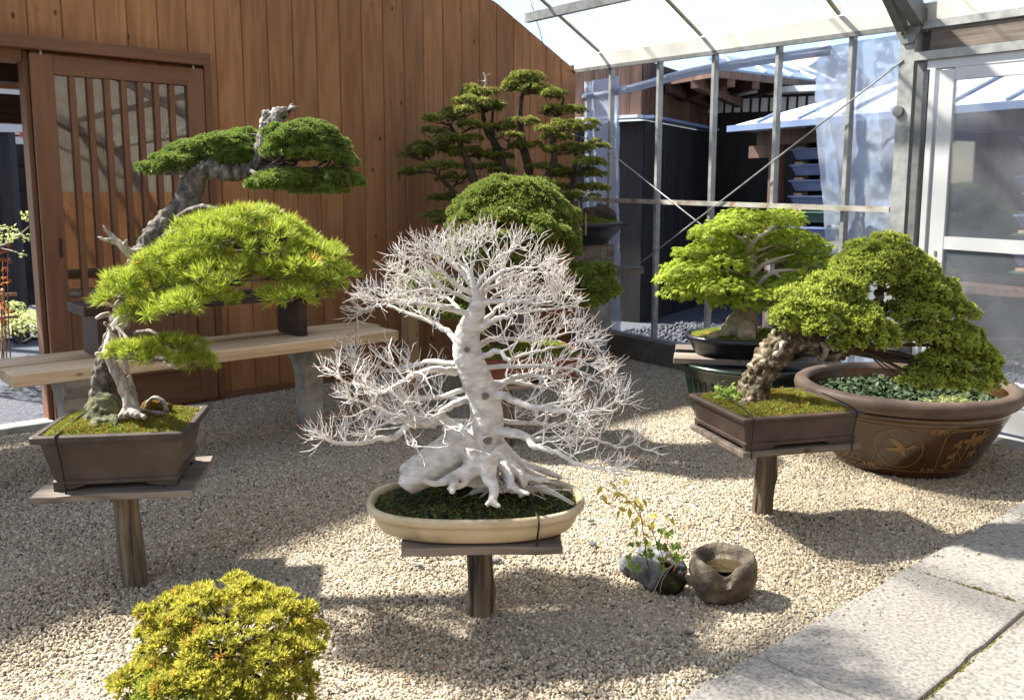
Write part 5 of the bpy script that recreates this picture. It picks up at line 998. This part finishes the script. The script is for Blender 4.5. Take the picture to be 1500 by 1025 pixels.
# ---------------------------------------------------------------- D: juniper dome in the red pot
cD = (.02, 5.1); rD = math.radians(14); fD = Frame(cD, rD)
stD = thing('display_stand', 'board on a log post under the red pot of the juniper', 'stand', (-.04, 5.0, 0), 'log post stands')
log_post(stD, np.array([-.045, 4.95, -.03]), np.array([-.045, 4.96, .345]), .05, 15); plank_top(stD, cD, .33, .24, rD, .343, .368, 16)
bD = thing('juniper_bonsai', 'dense green juniper dome in a red clay pot behind the bare tree', 'bonsai', fD(0, 0, .368), 'bonsai')
shD = lambda a, b: rrect(a, b, .03, 5, cD, rD)
pot_mesh('pot', mt['potred'], bD, [(.27, .19, .37), (.30, .215, .385), (.345, .25, .49), (.372, .272, .50), (.372, .272, .52), (.355, .256, .522), (.35, .25, .5)], shD)
mo, _, VD = moss_bed('moss', mt['moss'], bD, shD, .35, .25, .512, .05, 5, amp=.012, f=14); moss_fuzz(VD, 1800, mt['greenlow'], bD, .014)
TD = pts([(745, 540, 5.1, .09), (735, 500, 5.1, .075), (742, 465, 5.1, .065), (765, 430, 5.12, .055), (762, 400, 5.15, .045), (752, 365, 5.2, .03), (752, 320, 5.2, .015)])
organic('trunk', [TD, pts([(765, 430, 5.1, .035), (800, 402, 5.05, .028), (822, 396, 5.0, .022), (850, 408, 4.98, .014)]), pts([(742, 465, 5.1, .03), (690, 450, 5.05, .02), (640, 445, 5.0, .012)])], mt['barkd'], bD, .011, disp=bark_disp(.01, 22, .6))
E6 = [(752, 298, 62, 36, 5.1, .26), (705, 328, 46, 40, 5.1, .25), (800, 338, 46, 46, 5.1, .25), (752, 340, 80, 46, 5.0, .3), (690, 368, 42, 24, 5.0, .2), (765, 382, 70, 26, 4.95, .22), (825, 368, 26, 18, 5.0, .14), (720, 300, 46, 28, 5.05, .2), (785, 305, 40, 28, 5.05, .2)]
E7 = [(860, 412, 36, 22, 4.95, .14), (845, 440, 36, 16, 4.93, .13), (878, 428, 23, 17, 4.95, .1), (838, 408, 26, 14, 4.98, .11)]
E8 = [(622, 430, 36, 26, 5.0, .16), (650, 458, 38, 16, 4.95, .14), (605, 445, 22, 16, 5.0, .1), (668, 432, 30, 20, 5.05, .12)]
scale_t = [needles(13, .02, .0052, .05, 1.05, seed=80+s) for s in range(3)]
for es_, n, sd_ in ((E6, 9000, 1), (E7, 2500, 2), (E8, 2200, 3)):
    q = [ell(*e) for e in es_]; cl = clumps(q, n//44, .046, .8, .88); P, A = on_ells(cl, int(n*1.1), inner=.06, rej=.74, up=.4, jit=.35, lo=-.3); P2, A2 = on_ells(q, n//2, inner=.15, rej=.82, up=.4); P, A = np.concatenate([P, P2]), np.concatenate([A, A2]); P = P+.01*np.array([mn.noise_vector(Vector(p)*14) for p in P]); scatter('juniper_foliage', scale_t, P, A, .8+.5*rng.random(len(P)), mt['juniper'], bD)
    many_tubes('branch', limb_set(smooth_path(TD[0], 40)[14:], q, .016, .007, 6, sd_), mt['barkd'], bD, 5)

# ---------------------------------------------------------------- E: spruce forest on the rear table
fE = Frame((PE[0], PE[1]), math.atan2(TX[1], TX[0])); zE = ZR+.19
bE = thing('spruce_forest_bonsai', 'group of slender spruces with layered branches in a big dark pot', 'bonsai', fE(0, 0, zE), 'bonsai')
shE = lambda a, b: ring(a, b, 2.2, 60, (PE[0], PE[1]), fE.rz)
PE_ = 0
pot_mesh('pot', mt['potblack'], bE, [(.36, .16, zE), (.42, .2, zE+.01), (.52, .27, zE+.10), (.55, .295, zE+.145), (.59, .33, zE+.15), (.595, .335, zE+.165), (.59, .33, zE+.178), (.55, .295, zE+.178), (.54, .285, zE+.15)], shE, True)
mo, _, VE = moss_bed('moss', mt['moss'], bE, shE, .545, .29, zE+.17, .07, 9, amp=.02, f=9); moss_fuzz(VE, 1500, mt['greenlow'], bE, .018)
organic('rock', [(np.array([fE(.12, -.05, zE+.19), fE(.3, -.08, zE+.24), fE(.46, -.06, zE+.22)]), [.08, .085, .06]), (np.array([fE(-.3, -.02, zE+.18), fE(-.1, -.06, zE+.22), fE(.1, 0, zE+.2)]), [.07, .08, .06])], mt['barkd'], bE, .014, disp=lambda v: .03*mn.noise(v*10)+.012*mn.noise(v*30))
for px, py0, py1 in ((848, 290, 335), (858, 312, 345)): MB().tube([at(px, py1, 6.72), at(px, py0, 6.72)], .006, 6).build('cane', mt['timber'], bE)
TE = [pts([(745, 320, 6.8, .04), (741, 262, 6.8, .034), (729, 218, 6.8, .03), (712, 190, 6.8, .024), (707, 155, 6.8, .016), (710, 128, 6.8, .008)]), pts([(780, 320, 6.85, .04), (775, 250, 6.85, .034), (764, 205, 6.85, .03), (762, 160, 6.85, .022), (768, 125, 6.85, .01)]),
 pts([(720, 330, 6.7, .04), (700, 285, 6.7, .036), (686, 240, 6.7, .03), (672, 205, 6.7, .02), (655, 178, 6.7, .01)]), pts([(795, 330, 6.75, .04), (800, 270, 6.75, .036), (812, 235, 6.75, .03), (808, 190, 6.75, .02), (822, 160, 6.75, .01)]),
 pts([(725, 325, 6.95, .035), (735, 260, 6.95, .03), (722, 200, 6.95, .02), (722, 160, 6.95, .01)]), pts([(830, 320, 6.8, .03), (838, 280, 6.8, .025), (842, 240, 6.8, .02), (850, 195, 6.8, .01)]), pts([(700, 320, 6.75, .03), (668, 285, 6.75, .022), (640, 255, 6.75, .012)])]
for T in TE: organic('trunk', [T], mt['barkd'], bE, .011, disp=soft_disp(.006, 30))
organic('dead_top', [pts([(709, 140, 6.78, .014), (712, 118, 6.78, .010), (708, 106, 6.78, .005)]), pts([(711, 120, 6.78, .007), (700, 118, 6.78, .004)]), pts([(711, 112, 6.78, .006), (720, 108, 6.78, .004)]), pts([(667, 190, 6.6, .008), (658, 175, 6.6, .006), (640, 178, 6.6, .004)]), pts([(660, 172, 6.6, .005), (676, 166, 6.6, .003)])], mt['dead'], bE, .006)
E9 = [(770, 118, 26, 11), (785, 134, 20, 8), (752, 130, 20, 8), (700, 138, 22, 9), (688, 150, 24, 7), (720, 158, 18, 7), (680, 165, 30, 8), (648, 176, 24, 8), (638, 196, 20, 8), (665, 208, 42, 10), (628, 220, 32, 10), (690, 226, 32, 9), (610, 228, 20, 7), (600, 254, 17, 5), (650, 246, 34, 7), (700, 245, 25, 7), (735, 252, 18, 6), (820, 165, 34, 9), (850, 184, 24, 9), (826, 190, 38, 9), (800, 165, 18, 7), (865, 214, 22, 9), (835, 222, 38, 9), (862, 240, 22, 8), (800, 246, 24, 8), (840, 257, 38, 9), (870, 276, 16, 6), (832, 277, 30, 8), (745, 202, 20, 7), (768, 216, 24, 7), (738, 188, 18, 7), (660, 292, 28, 6), (642, 318, 26, 7), (655, 327, 20, 6), (848, 290, 34, 8), (815, 205, 26, 7), (770, 180, 20, 6), (690, 185, 24, 7), (720, 230, 22, 6), (790, 268, 20, 6), (812, 140, 14, 6), (670, 262, 26, 6)]
q = [ell(*e, 6.5+.5*rng.random(), .13) for e in E9]; ft = [needles(12, .026, .0065, .2, 1.4, seed=90+s) for s in range(3)]
cl = clumps(q, 440, .044, .55, .7); P, A = on_ells(cl, 10000, inner=.08, rej=.7, up=.6, jit=.35, lo=-.2); P = P+.01*np.array([mn.noise_vector(Vector(p)*16) for p in P]); scatter('forest_foliage', ft, P, A, .7+.6*rng.random(len(P)), mt['forest'], bE)
many_tubes('branch', limb_set(np.concatenate([smooth_path(T[0], 24)[6:] for T in TE]), q, .009, .005, 5, 5), mt['barkd'], bE, 5)

# ---------------------------------------------------------------- F: maple on the dark tub
cF = (1.53, 5.6); tub = thing('green_tub', 'glossy dark green round tub carrying the maple pot', 'tub', (cF[0], cF[1], 0))
shF = lambda a, b: ring(a, b, 2., 56, cF, 0)
pot_mesh('tub_body', mt['potgreen'], tub, [(.33, .33, -.02), (.35, .35, .02), (.40, .40, .25), (.43, .43, .34), (.47, .47, .352), (.475, .475, .365), (.47, .47, .38), (.44, .44, .38), (.43, .43, .3)], shF, True)
for i in range(44):
    a = 2*PI*i/44; MB().tube([(cF[0]+.352*math.cos(a), cF[1]+.352*math.sin(a), .05), (cF[0]+.405*math.cos(a), cF[1]+.405*math.sin(a), .27)], .009, 5).build('rib', mt['potgreen'], tub)
rF = math.radians(-12)
pk = thing('tub_boards', 'two pale boards laid across the dark green tub', 'board', (cF[0], cF[1], .38))
for dy in (-.17, .17):
    fF = Frame(cF, rF); bar('board', mt['greyw'], pk, fF(-.48, dy, .40), fF(.52, dy, .40), .2, .036, .003)
bF = thing('maple_bonsai', 'bright green leafy maple in a black oval pot on the tub', 'bonsai', (cF[0], cF[1], .42), 'bonsai')
cFp = (1.5, 5.56); shFp = lambda a, b: ring(a, b, 2.3, 56, cFp, rF)
pot_mesh('pot', mt['potblack'], bF, [(.30, .2, .42), (.33, .23, .425), (.355, .255, .47), (.375, .275, .51), (.392, .292, .515), (.397, .297, .535), (.39, .29, .548), (.37, .27, .548), (.36, .26, .52)], shFp, True)
mo, _, VF = moss_bed('moss', mt['moss'], bF, shFp, .365, .265, .535, .04, 21, amp=.012, f=12); moss_fuzz(VF, 900, mt['ivy'], bF, .012)
TF = pts([(1082, 498, 5.55, .15), (1086, 478, 5.55, .11), (1090, 462, 5.55, .085), (1096, 440, 5.55, .055), (1100, 412, 5.55, .045), (1101, 388, 5.55, .04), (1098, 366, 5.55, .03), (1094, 345, 5.55, .015)])
organic('trunk', [TF, pts([(1086, 480, 5.5, .06), (1050, 492, 5.45, .03), (1035, 497, 5.42, .015)]), pts([(1090, 480, 5.45, .07), (1095, 496, 5.36, .05)])], mt['barkm'], bF, .011, disp=soft_disp(.008, 22))
organic('branch', [pts([(1100, 405, 5.5, .02), (1118, 388, 5.46, .015), (1142, 378, 5.44, .01), (1165, 372, 5.44, .005)]), pts([(1098, 365, 5.52, .02), (1108, 350, 5.46, .016), (1128, 338, 5.42, .01)]), pts([(1098, 368, 5.52, .02), (1088, 352, 5.48, .012), (1070, 340, 5.45, .006)]), pts([(1100, 395, 5.5, .018), (1080, 385, 5.4, .012), (1062, 380, 5.35, .006)]), pts([(1104, 425, 5.5, .02), (1130, 400, 5.42, .015), (1160, 396, 5.42, .01), (1190, 398, 5.44, .005)]), pts([(1130, 398, 5.42, .011), (1150, 408, 5.4, .007), (1175, 405, 5.42, .004)])], mt['barkp'], bF, .008)
E10 = [(1090, 325, 46, 18, 5.6, .2), (1045, 345, 36, 18, 5.6, .2), (1140, 325, 40, 18, 5.6, .2), (1068, 335, 35, 14, 5.45, .15), (1130, 350, 40, 14, 5.7, .2), (1012, 398, 44, 20, 5.5, .22), (1058, 385, 46, 16, 5.55, .25), (1165, 352, 36, 16, 5.6, .2), (985, 412, 28, 14, 5.5, .15), (1048, 420, 50, 16, 5.4, .22), (1115, 432, 46, 16, 5.4, .2), (1190, 385, 34, 18, 5.6, .2), (1150, 420, 44, 18, 5.5, .22), (1100, 365, 40, 12, 5.8, .2), (1080, 445, 46, 12, 5.42, .16), (1030, 435, 40, 10, 5.45, .16), (1205, 402, 26, 16, 5.6, .16), (1010, 372, 26, 10, 5.55, .14), (1170, 405, 36, 14, 5.5, .18), (1060, 362, 50, 16, 5.6, .2), (1130, 378, 46, 14, 5.75, .2), (1185, 365, 34, 16, 5.65, .2), (1030, 372, 34, 14, 5.6, .18), (1000, 428, 34, 12, 5.45, .16), (1085, 408, 50, 14, 5.65, .2), (1130, 452, 30, 10, 5.42, .14)]
q = [ell(*e) for e in E10]; P, A = on_ells(q, 8200, inner=.4, rej=.6, up=.75, jit=.5, flat=.5, lo=-.4); P = P+.02*np.array([mn.noise_vector(Vector(p)*12) for p in P])
ax = A; scatter('maple_foliage', [palm_leaf(.034, 5, 1, .13), palm_leaf(.03, 5, 2, .15)], P, ax, .7+.6*rng.random(len(P)), mt['maple'], bF)
many_tubes('twig', limb_set(smooth_path(TF[0], 40)[18:], q, .008, .003, 5, 13), mt['barkp'], bF, 5)

# ================================================================== BIG GLAZED BOWL
cG = (2.1, 4.65); bw = thing('glazed_bowl', 'big round brown glazed bowl with gold bird and flower motifs', 'bowl', (cG[0], cG[1], 0))
PROF = [(.325, -.01), (.345, .02), (.385, .08), (.425, .15), (.462, .22), (.49, .28), (.505, .32), (.515, .352)]
shG = lambda a, b: ring(a, b, 2., 96, cG, 0)
pot_mesh('bowl_body', mt['bowl'], bw, [(r, r, z) for r, z in PROF], shG, True)
pot_mesh('rim', mt['bowlrim'], bw, [(.514, .514, .353), (.545, .545, .36), (.562, .562, .38), (.566, .566, .405), (.56, .56, .425), (.545, .545, .436), (.515, .515, .438), (.495, .495, .43), (.487, .487, .41)], shG, True, (False, False))
pot_mesh('inner_wall', mt['bowl'], bw, [(.3, .3, .1), (.43, .43, .2), (.468, .468, .3), (.4865, .4865, .409)], shG, True, (True, False))
def bowl_pt(th, z, d=.002):
    r = np.interp(z, [q[1] for q in PROF], [q[0] for q in PROF])+d; return np.array([cG[0]+r*math.cos(th), cG[1]+r*math.sin(th), z])
def ribbon(path_, w_, d=.0025):
    """flat painted line on the bowl: path of (theta, z)"""
    P = np.array(path_, float); T = np.gradient(P, axis=0); T[:, 0] *= .46; L = np.linalg.norm(T, axis=1)+1e-9; nx, nz = -T[:, 1]/L, T[:, 0]/L; V, F = [], []
    for (th, z), a, b in zip(P, nx, nz): V += [bowl_pt(th-a*w_/2/.46, z-b*w_/2, d), bowl_pt(th+a*w_/2/.46, z+b*w_/2, d)]
    return V, [(2*i, 2*i+1, 2*i+3, 2*i+2) for i in range(len(P)-1)]
def blob_on(poly, th0, z0, s, rot=0, d=.0025):
    pl = [(x*math.cos(rot)-y*math.sin(rot), x*math.sin(rot)+y*math.cos(rot)) for x, y in poly]; c = np.mean(pl, 0); V = [bowl_pt(th0+c[0]*s/.46, z0+c[1]*s, d)]+[bowl_pt(th0+x*s/.46, z0+y*s, d) for x, y in pl]; n = len(pl)
    return V, [(0, 1+i, 1+(i+1) % n) for i in range(n)]
for z, w_ in ((.335, .007), (.315, .006), (.297, .005)): MB().add(*ribbon([(t, z) for t in np.linspace(0, 2*PI, 120)], w_)).build('painted_line', mt['gold'], bw)
MB().add(*ribbon([(t, .045) for t in np.linspace(0, 2*PI, 120)], .006)).build('painted_line', mt['gold'], bw)
wing = [(0, 0), (-.25, .35), (-.55, .75), (-.3, .72), (-.05, .6), (.15, .35), (.3, .1)]; body = [(-.75, -.02), (-.6, .1), (-.3, .08), (0, .12), (.35, .08), (.5, -.02), (.2, -.14), (-.2, -.16), (-.55, -.1)]
tail = [(.4, .05), (.75, .3), (1.1, .45), (.8, .22), (1.1, .12), (.75, .05), (.45, -.04)]; wing2 = [(-.05, -.12), (.1, -.38), (.45, -.5), (.3, -.3), (.3, -.12)]
def bird(th, z, s):
    mb = MB()
    for k, pg in enumerate((wing, body, tail, wing2)): mb.add(*blob_on([(x, y) for x, y in pg], th, z, s, .12, .0025+.0006*k))
    mb.build('painted_bird', mt['gold'], bw)
def circ(th, z, r):
    MB().add(*ribbon([(th+r*math.cos(a)/.46, z+r*math.sin(a)) for a in np.linspace(0, 2*PI, 50)], .006)).build('painted_circle', mt['gold'], bw)
vth = math.atan2(-cG[1], -cG[0])       # direction from the bowl to the viewer
for th in (vth-.02, vth-.86, vth-2.5): circ(th, .175, .112); bird(th, .175, .088)
def petal(n=5): return [((.35+.65*abs(math.cos(n*a/2)))*math.cos(a), (.35+.65*abs(math.cos(n*a/2)))*math.sin(a)) for a in np.linspace(0, 2*PI, 40, endpoint=False)]
for th in (vth+.68, vth-1.65):
    w2, h2 = .26, .118
    MB().add(*ribbon([(th+x, .172+y) for x, y in [(w2*np.sign(math.cos(a))*abs(math.cos(a))**.35, h2*np.sign(math.sin(a))*abs(math.sin(a))**.35) for a in np.linspace(0, 2*PI, 80)]], .006)).build('painted_frame', mt['gold'], bw)
    for (dx, dz, s) in ((.06, .055, .05), (.17, .07, .04), (-.09, .04, .028), (-.1, -.03, .03), (-.12, -.085, .03), (.16, -.02, .035)):
        MB().add(*blob_on(petal(5 if s > .034 else 3), th+dx, .172+dz, s, dx*9)).build('painted_flower', mt['gold'], bw)
    for pth in ([(th+.12, .07), (th+.04, .12), (th+.05, .2)], [(th+.04, .12), (th-.06, .17), (th-.09, .21)], [(th+.08, .09), (th+.15, .15)], [(th+.04, .12), (th-.1, .1)]):
        MB().add(*ribbon([tuple(q[:2]) for q in smooth_path([(a, b, 0) for a, b in pth], 12)], .007)).build('painted_stem', mt['gold'], bw)
for th, z in ((vth+.33, .285), (vth-.42, .06), (vth+.33, .06)):
    for dx in (-.05, .02, .07): MB().add(*blob_on(petal(4), th+dx, z-.3*dx*dx, .017, dx*20)).build('painted_sprig', mt['gold'], bw)
wt = MB(); wt.loft([z3(shG(.0005, .0005), .352), z3(shG(.2, .2), .352), z3(shG(.476, .476), .352)], True, False); wt.build('water', mt['darkwater'], bw, True)
a = rng.random(1500)*2*PI; r = .45*np.sqrt(rng.random(1500)); P = np.stack([cG[0]+r*np.cos(a), cG[1]+r*np.sin(a), .356+.022*rng.random(1500)], 1); scatter('water_plants', [leaf(.035, .6, .2)], P, rng.normal(size=(1500, 3))*.45+UP, .5+.8*rng.random(1500), mt['duckweed'], bw, kind='stuff')
P = at(1400, 578, 4.35)+rng.normal(size=(260, 3))*[.07, .05, .012]; P[:, 2] = .36+.05*rng.random(260); scatter('water_grass', [leaf(.035, .25, .25)], P, rng.normal(size=(260, 3))*.7+UP*.6, .6+.6*rng.random(260), mt['paleleaf'], bw, kind='stuff')

# ================================================================== STONE BASIN
cH = np.array([.745, 2.99]); bs = thing('stone_basin', 'small brown stone basin holding water on the gravel', 'basin', (cH[0], cH[1], 0))
rings = []; n = 64
for (r, z, hol) in ((.062, -.01, 0), (.088, .012, 0), (.107, .05, 0), (.116, .10, 0), (.116, .145, 0), (.108, .178, 0), (.096, .19, 0), (.086, .189, 1), (.075, .178, 1), (.067, .16, 1), (.056, .138, 1), (.02, .13, 1)):
    rr = []
    for k in range(n):
        t = 2*PI*k/n; fx, fy = math.cos(t), math.sin(t); fr_ = math.exp(-(math.remainder(t+PI/2+.1, 2*PI)/.42)**2)
        q = r*(1+.05*math.sin(2*t+.6)+.035*math.sin(3*t+2)+.02*math.sin(5*t))*(1+.03*mn.noise(Vector((fx*2, fy*2, z*18))))
        zz = z*.82*(1+.06*fy)
        if z > .1: zz -= fr_*(.05 if not hol else .036)*(1 if z > .14 else .3)
        if hol: q *= 1+.12*fx*fx; q += fr_*.008
        zz += .004*mn.noise(Vector((fx*3, fy*3, z*30))); q += .0045*mn.noise(Vector((fx*5, fy*5, z*45)))+.003*mn.noise(Vector((fx*11, fy*11, z*90)))
        ang = math.exp(-(math.remainder(t+.55, 2*PI)/.25)**2); q *= 1+.05*ang
        rr.append((cH[0]+q*fx, cH[1]+q*fy*.95, zz))
    rings.append(np.array(rr))
MB().loft(rings).build('basin_stone', mt['basin'], bs, True)
MB().loft([np.array([(cH[0]+.07*math.cos(t)*1.08, cH[1]+.068*math.sin(t), .119) for t in np.arange(30)*2*PI/30]), np.array([(cH[0]+.001*math.cos(t), cH[1]+.001*math.sin(t), .119) for t in np.arange(30)*2*PI/30])], False, True).build('water', mt['water'], bs)

# ================================================================== ROCK PLANTING
cR = gnd(962, 858); rk = thing('rock_planting', 'dark blue grey rock with ivy and young red stemmed shoots', 'plant', cR)
organic('rock', [(np.array([gnd(912, 838)+UP*.03, gnd(940, 848)+UP*.04, gnd(965, 862)+UP*.02]), [.028, .042, .035]), (np.array([gnd(940, 830)+UP*.05, gnd(980, 845)+UP*.05, gnd(1002, 850)+UP*.03]), [.035, .045, .03])], mt['slate'], rk, .006, disp=lambda v: .012*mn.noise(v*28)+.01*abs(mn.noise(Vector((v.x*14, v.y*14, v.z*60)))), it=1)
organic('soil_clump', [(np.array([gnd(962, 866)+UP*.012, gnd(985, 866)+UP*.03, gnd(1000, 862)+UP*.02]), [.025, .04, .02]), (np.array([gnd(975, 850)+UP*.05, gnd(985, 845)+UP*.085]), [.03, .018])], mt['soil'], rk, .006, disp=lambda v: .01*mn.noise(v*40))
yR = cR[1]+.02
def stem(L, r=.0022): 
    return (smooth_path([at(x, y, yR+dy) for x, y, dy in L], 12), np.linspace(r, r*.6, 12))
ST = [stem([(968, 860, 0), (972, 820, 0), (962, 795, -.02), (955, 775, -.03)]), stem([(965, 858, 0), (950, 830, -.02), (945, 800, -.03), (935, 740, -.02), (915, 735, 0)], .0026), stem([(975, 858, 0), (990, 830, 0), (1005, 800, 0), (1010, 780, 0)]), stem([(970, 855, 0), (975, 815, .02), (978, 790, .02)]), stem([(940, 760, -.02), (925, 738, -.01), (900, 715, .0), (895, 712, 0)], .0016), stem([(985, 855, -.03), (1000, 840, -.04), (1005, 835, -.05)], .0014)]
many_tubes('stem', ST, mt['redstem'], rk, 5)
many_tubes('trailing_stem', [stem([(988, 826, -.05), (972, 838, -.08), (960, 862, -.1), (952, 882, -.11)], .002), stem([(985, 828, -.05), (970, 850, -.09), (966, 880, -.1)], .0016), stem([(930, 815, -.04), (910, 830, -.05), (895, 850, -.06)], .0012)], mt['ivy'] if 0 else mt['barkp'], rk, 5)
LY = [(x, y) for x, y in ((883, 712), (890, 720), (897, 722), (905, 716), (912, 712), (892, 708), (906, 722), (888, 738), (896, 740), (905, 742), (912, 737), (920, 735), (928, 733), (922, 742), (932, 728), (938, 735), (940, 729), (910, 745), (925, 775), (934, 772), (945, 770), (955, 762), (965, 757), (975, 760), (962, 770), (950, 778), (940, 780), (980, 758), (930, 768))]
P = np.array([at(x, y, yR-.02+.03*rng.normal()*.5) for x, y in LY]); A = rng.normal(size=(len(P), 3))*.35+[0, -.6, .8]; scatter('yellow_leaf', [leaf(.036, .42, .2)], P, A, .95+.5*rng.random(len(P)), mt['yellowleaf'], rk)
P = np.array([at(x+rng.normal()*3, y+rng.normal()*3, yR-.03+.03*rng.normal()) for x, y in ((925, 808), (935, 800), (945, 812), (960, 800), (972, 780), (980, 775), (988, 792), (995, 798), (940, 822), (930, 822), (950, 790), (958, 815), (965, 835), (992, 812), (1000, 815), (955, 838), (998, 845), (985, 822), (938, 828), (962, 822), (975, 800), (920, 800), (950, 805), (968, 772), (945, 795))]); A = rng.normal(size=(len(P), 3))*.35+[0, -.8, .7]; scatter('ivy_leaf', [palm_leaf(.027, 5, 3, .22)], P, A, .75+.55*rng.random(len(P)), mt['ivy'], rk)
P = np.array([at(x+rng.normal()*2, y+rng.normal()*3, yR+.01*rng.normal()) for x, y in ((1008, 770), (1012, 762), (1005, 778), (1016, 776), (975, 782), (978, 788), (972, 792))]); scatter('red_leaf', [leaf(.02, .3)], P, rng.normal(size=(len(P), 3))*.5+[0, -.5, .7], np.full(len(P), 1.), mt['orangeleaf'], rk)

# ================================================================== GOLDEN BUSH IN THE FOREGROUND
t = thing('golden_bush', 'golden yellow dwarf pine bush at the lower left foreground', 'shrub', gnd(310, 1075))
EG1 = [(330, 888, 62, 26, 2.2, .13), (272, 905, 55, 32, 2.18, .13), (398, 912, 55, 34, 2.2, .13), (345, 935, 85, 40, 2.12, .14), (440, 945, 32, 22, 2.2, .1), (240, 945, 42, 36, 2.14, .12), (400, 965, 60, 30, 2.1, .12), (215, 990, 34, 30, 2.1, .1), (300, 990, 90, 34, 2.04, .12), (410, 1010, 50, 26, 2.06, .1)]
q = [ell(*e) for e in EG1]; gt = [needles(18, .019, .0042, .15, 1.2, seed=120+s) for s in range(4)]
cl = clumps(q, 170, .024, .75, .82); P, A = on_ells(cl, 2700, inner=.06, rej=.72, up=.5, jit=.3, lo=-.2); P2, A2 = on_ells(q, 420, inner=.5, rej=.75); P, A = np.concatenate([P, P2]), np.concatenate([A, A2]); hole = np.zeros(len(P), bool)
for hx, hy in ((295, 912), (318, 938), (350, 955), (365, 1000)): hole |= np.linalg.norm((P-at(hx, hy, 2.06))/np.array([.028, .14, .02]), axis=1) < 1
P, A = P[~hole], A[~hole]; scatter('golden_foliage', gt, P, A, .75+.5*rng.random(len(P)), mt['gold_needle'], t)
q2 = [ell(*e) for e in [(262, 1002, 60, 28, 2.03, .1), (300, 1030, 80, 30, 1.99, .11), (240, 1040, 60, 30, 2.0, .12)]]
P, A = on_ells(q2, 1100, inner=.2, rej=.8, up=.6); scatter('green_foliage', [needles(12, .02, .004, .3, 1.4, seed=130)], P, A, .7+.5*rng.random(len(P)), mt['greenlow'], t)
b0 = gnd(310, 1075); many_tubes('stem', limb_set([b0, b0+UP*.06, b0+UP*.12, at(320, 990, 2.15)], q, .010, .004, 8, 21)+[(smooth_path([b0, at(318, 1010, 2.17), at(322, 960, 2.16)], 8), np.linspace(.02, .01, 8))], mt['barkd'], t, 5)

# fallen leaves and needles on the gravel
n = 70; P = np.array([gnd(60+1300*a, 640+360*b) for a, b in rng.random((n, 2))]); P = P[[((p-A0)@NW < NPAV-.05) and ((p-A0)@NW > .2) for p in P]]; P[:, 2] = .012
scatter('fallen_leaves', [leaf(.016, .45, .3)], P, rng.normal(size=(len(P), 3))*.6+UP, .6+.7*rng.random(len(P)), mt['orangeleaf'], None, kind='stuff', label='small dry fallen leaves scattered over the gravel')['category'] = 'leaves'
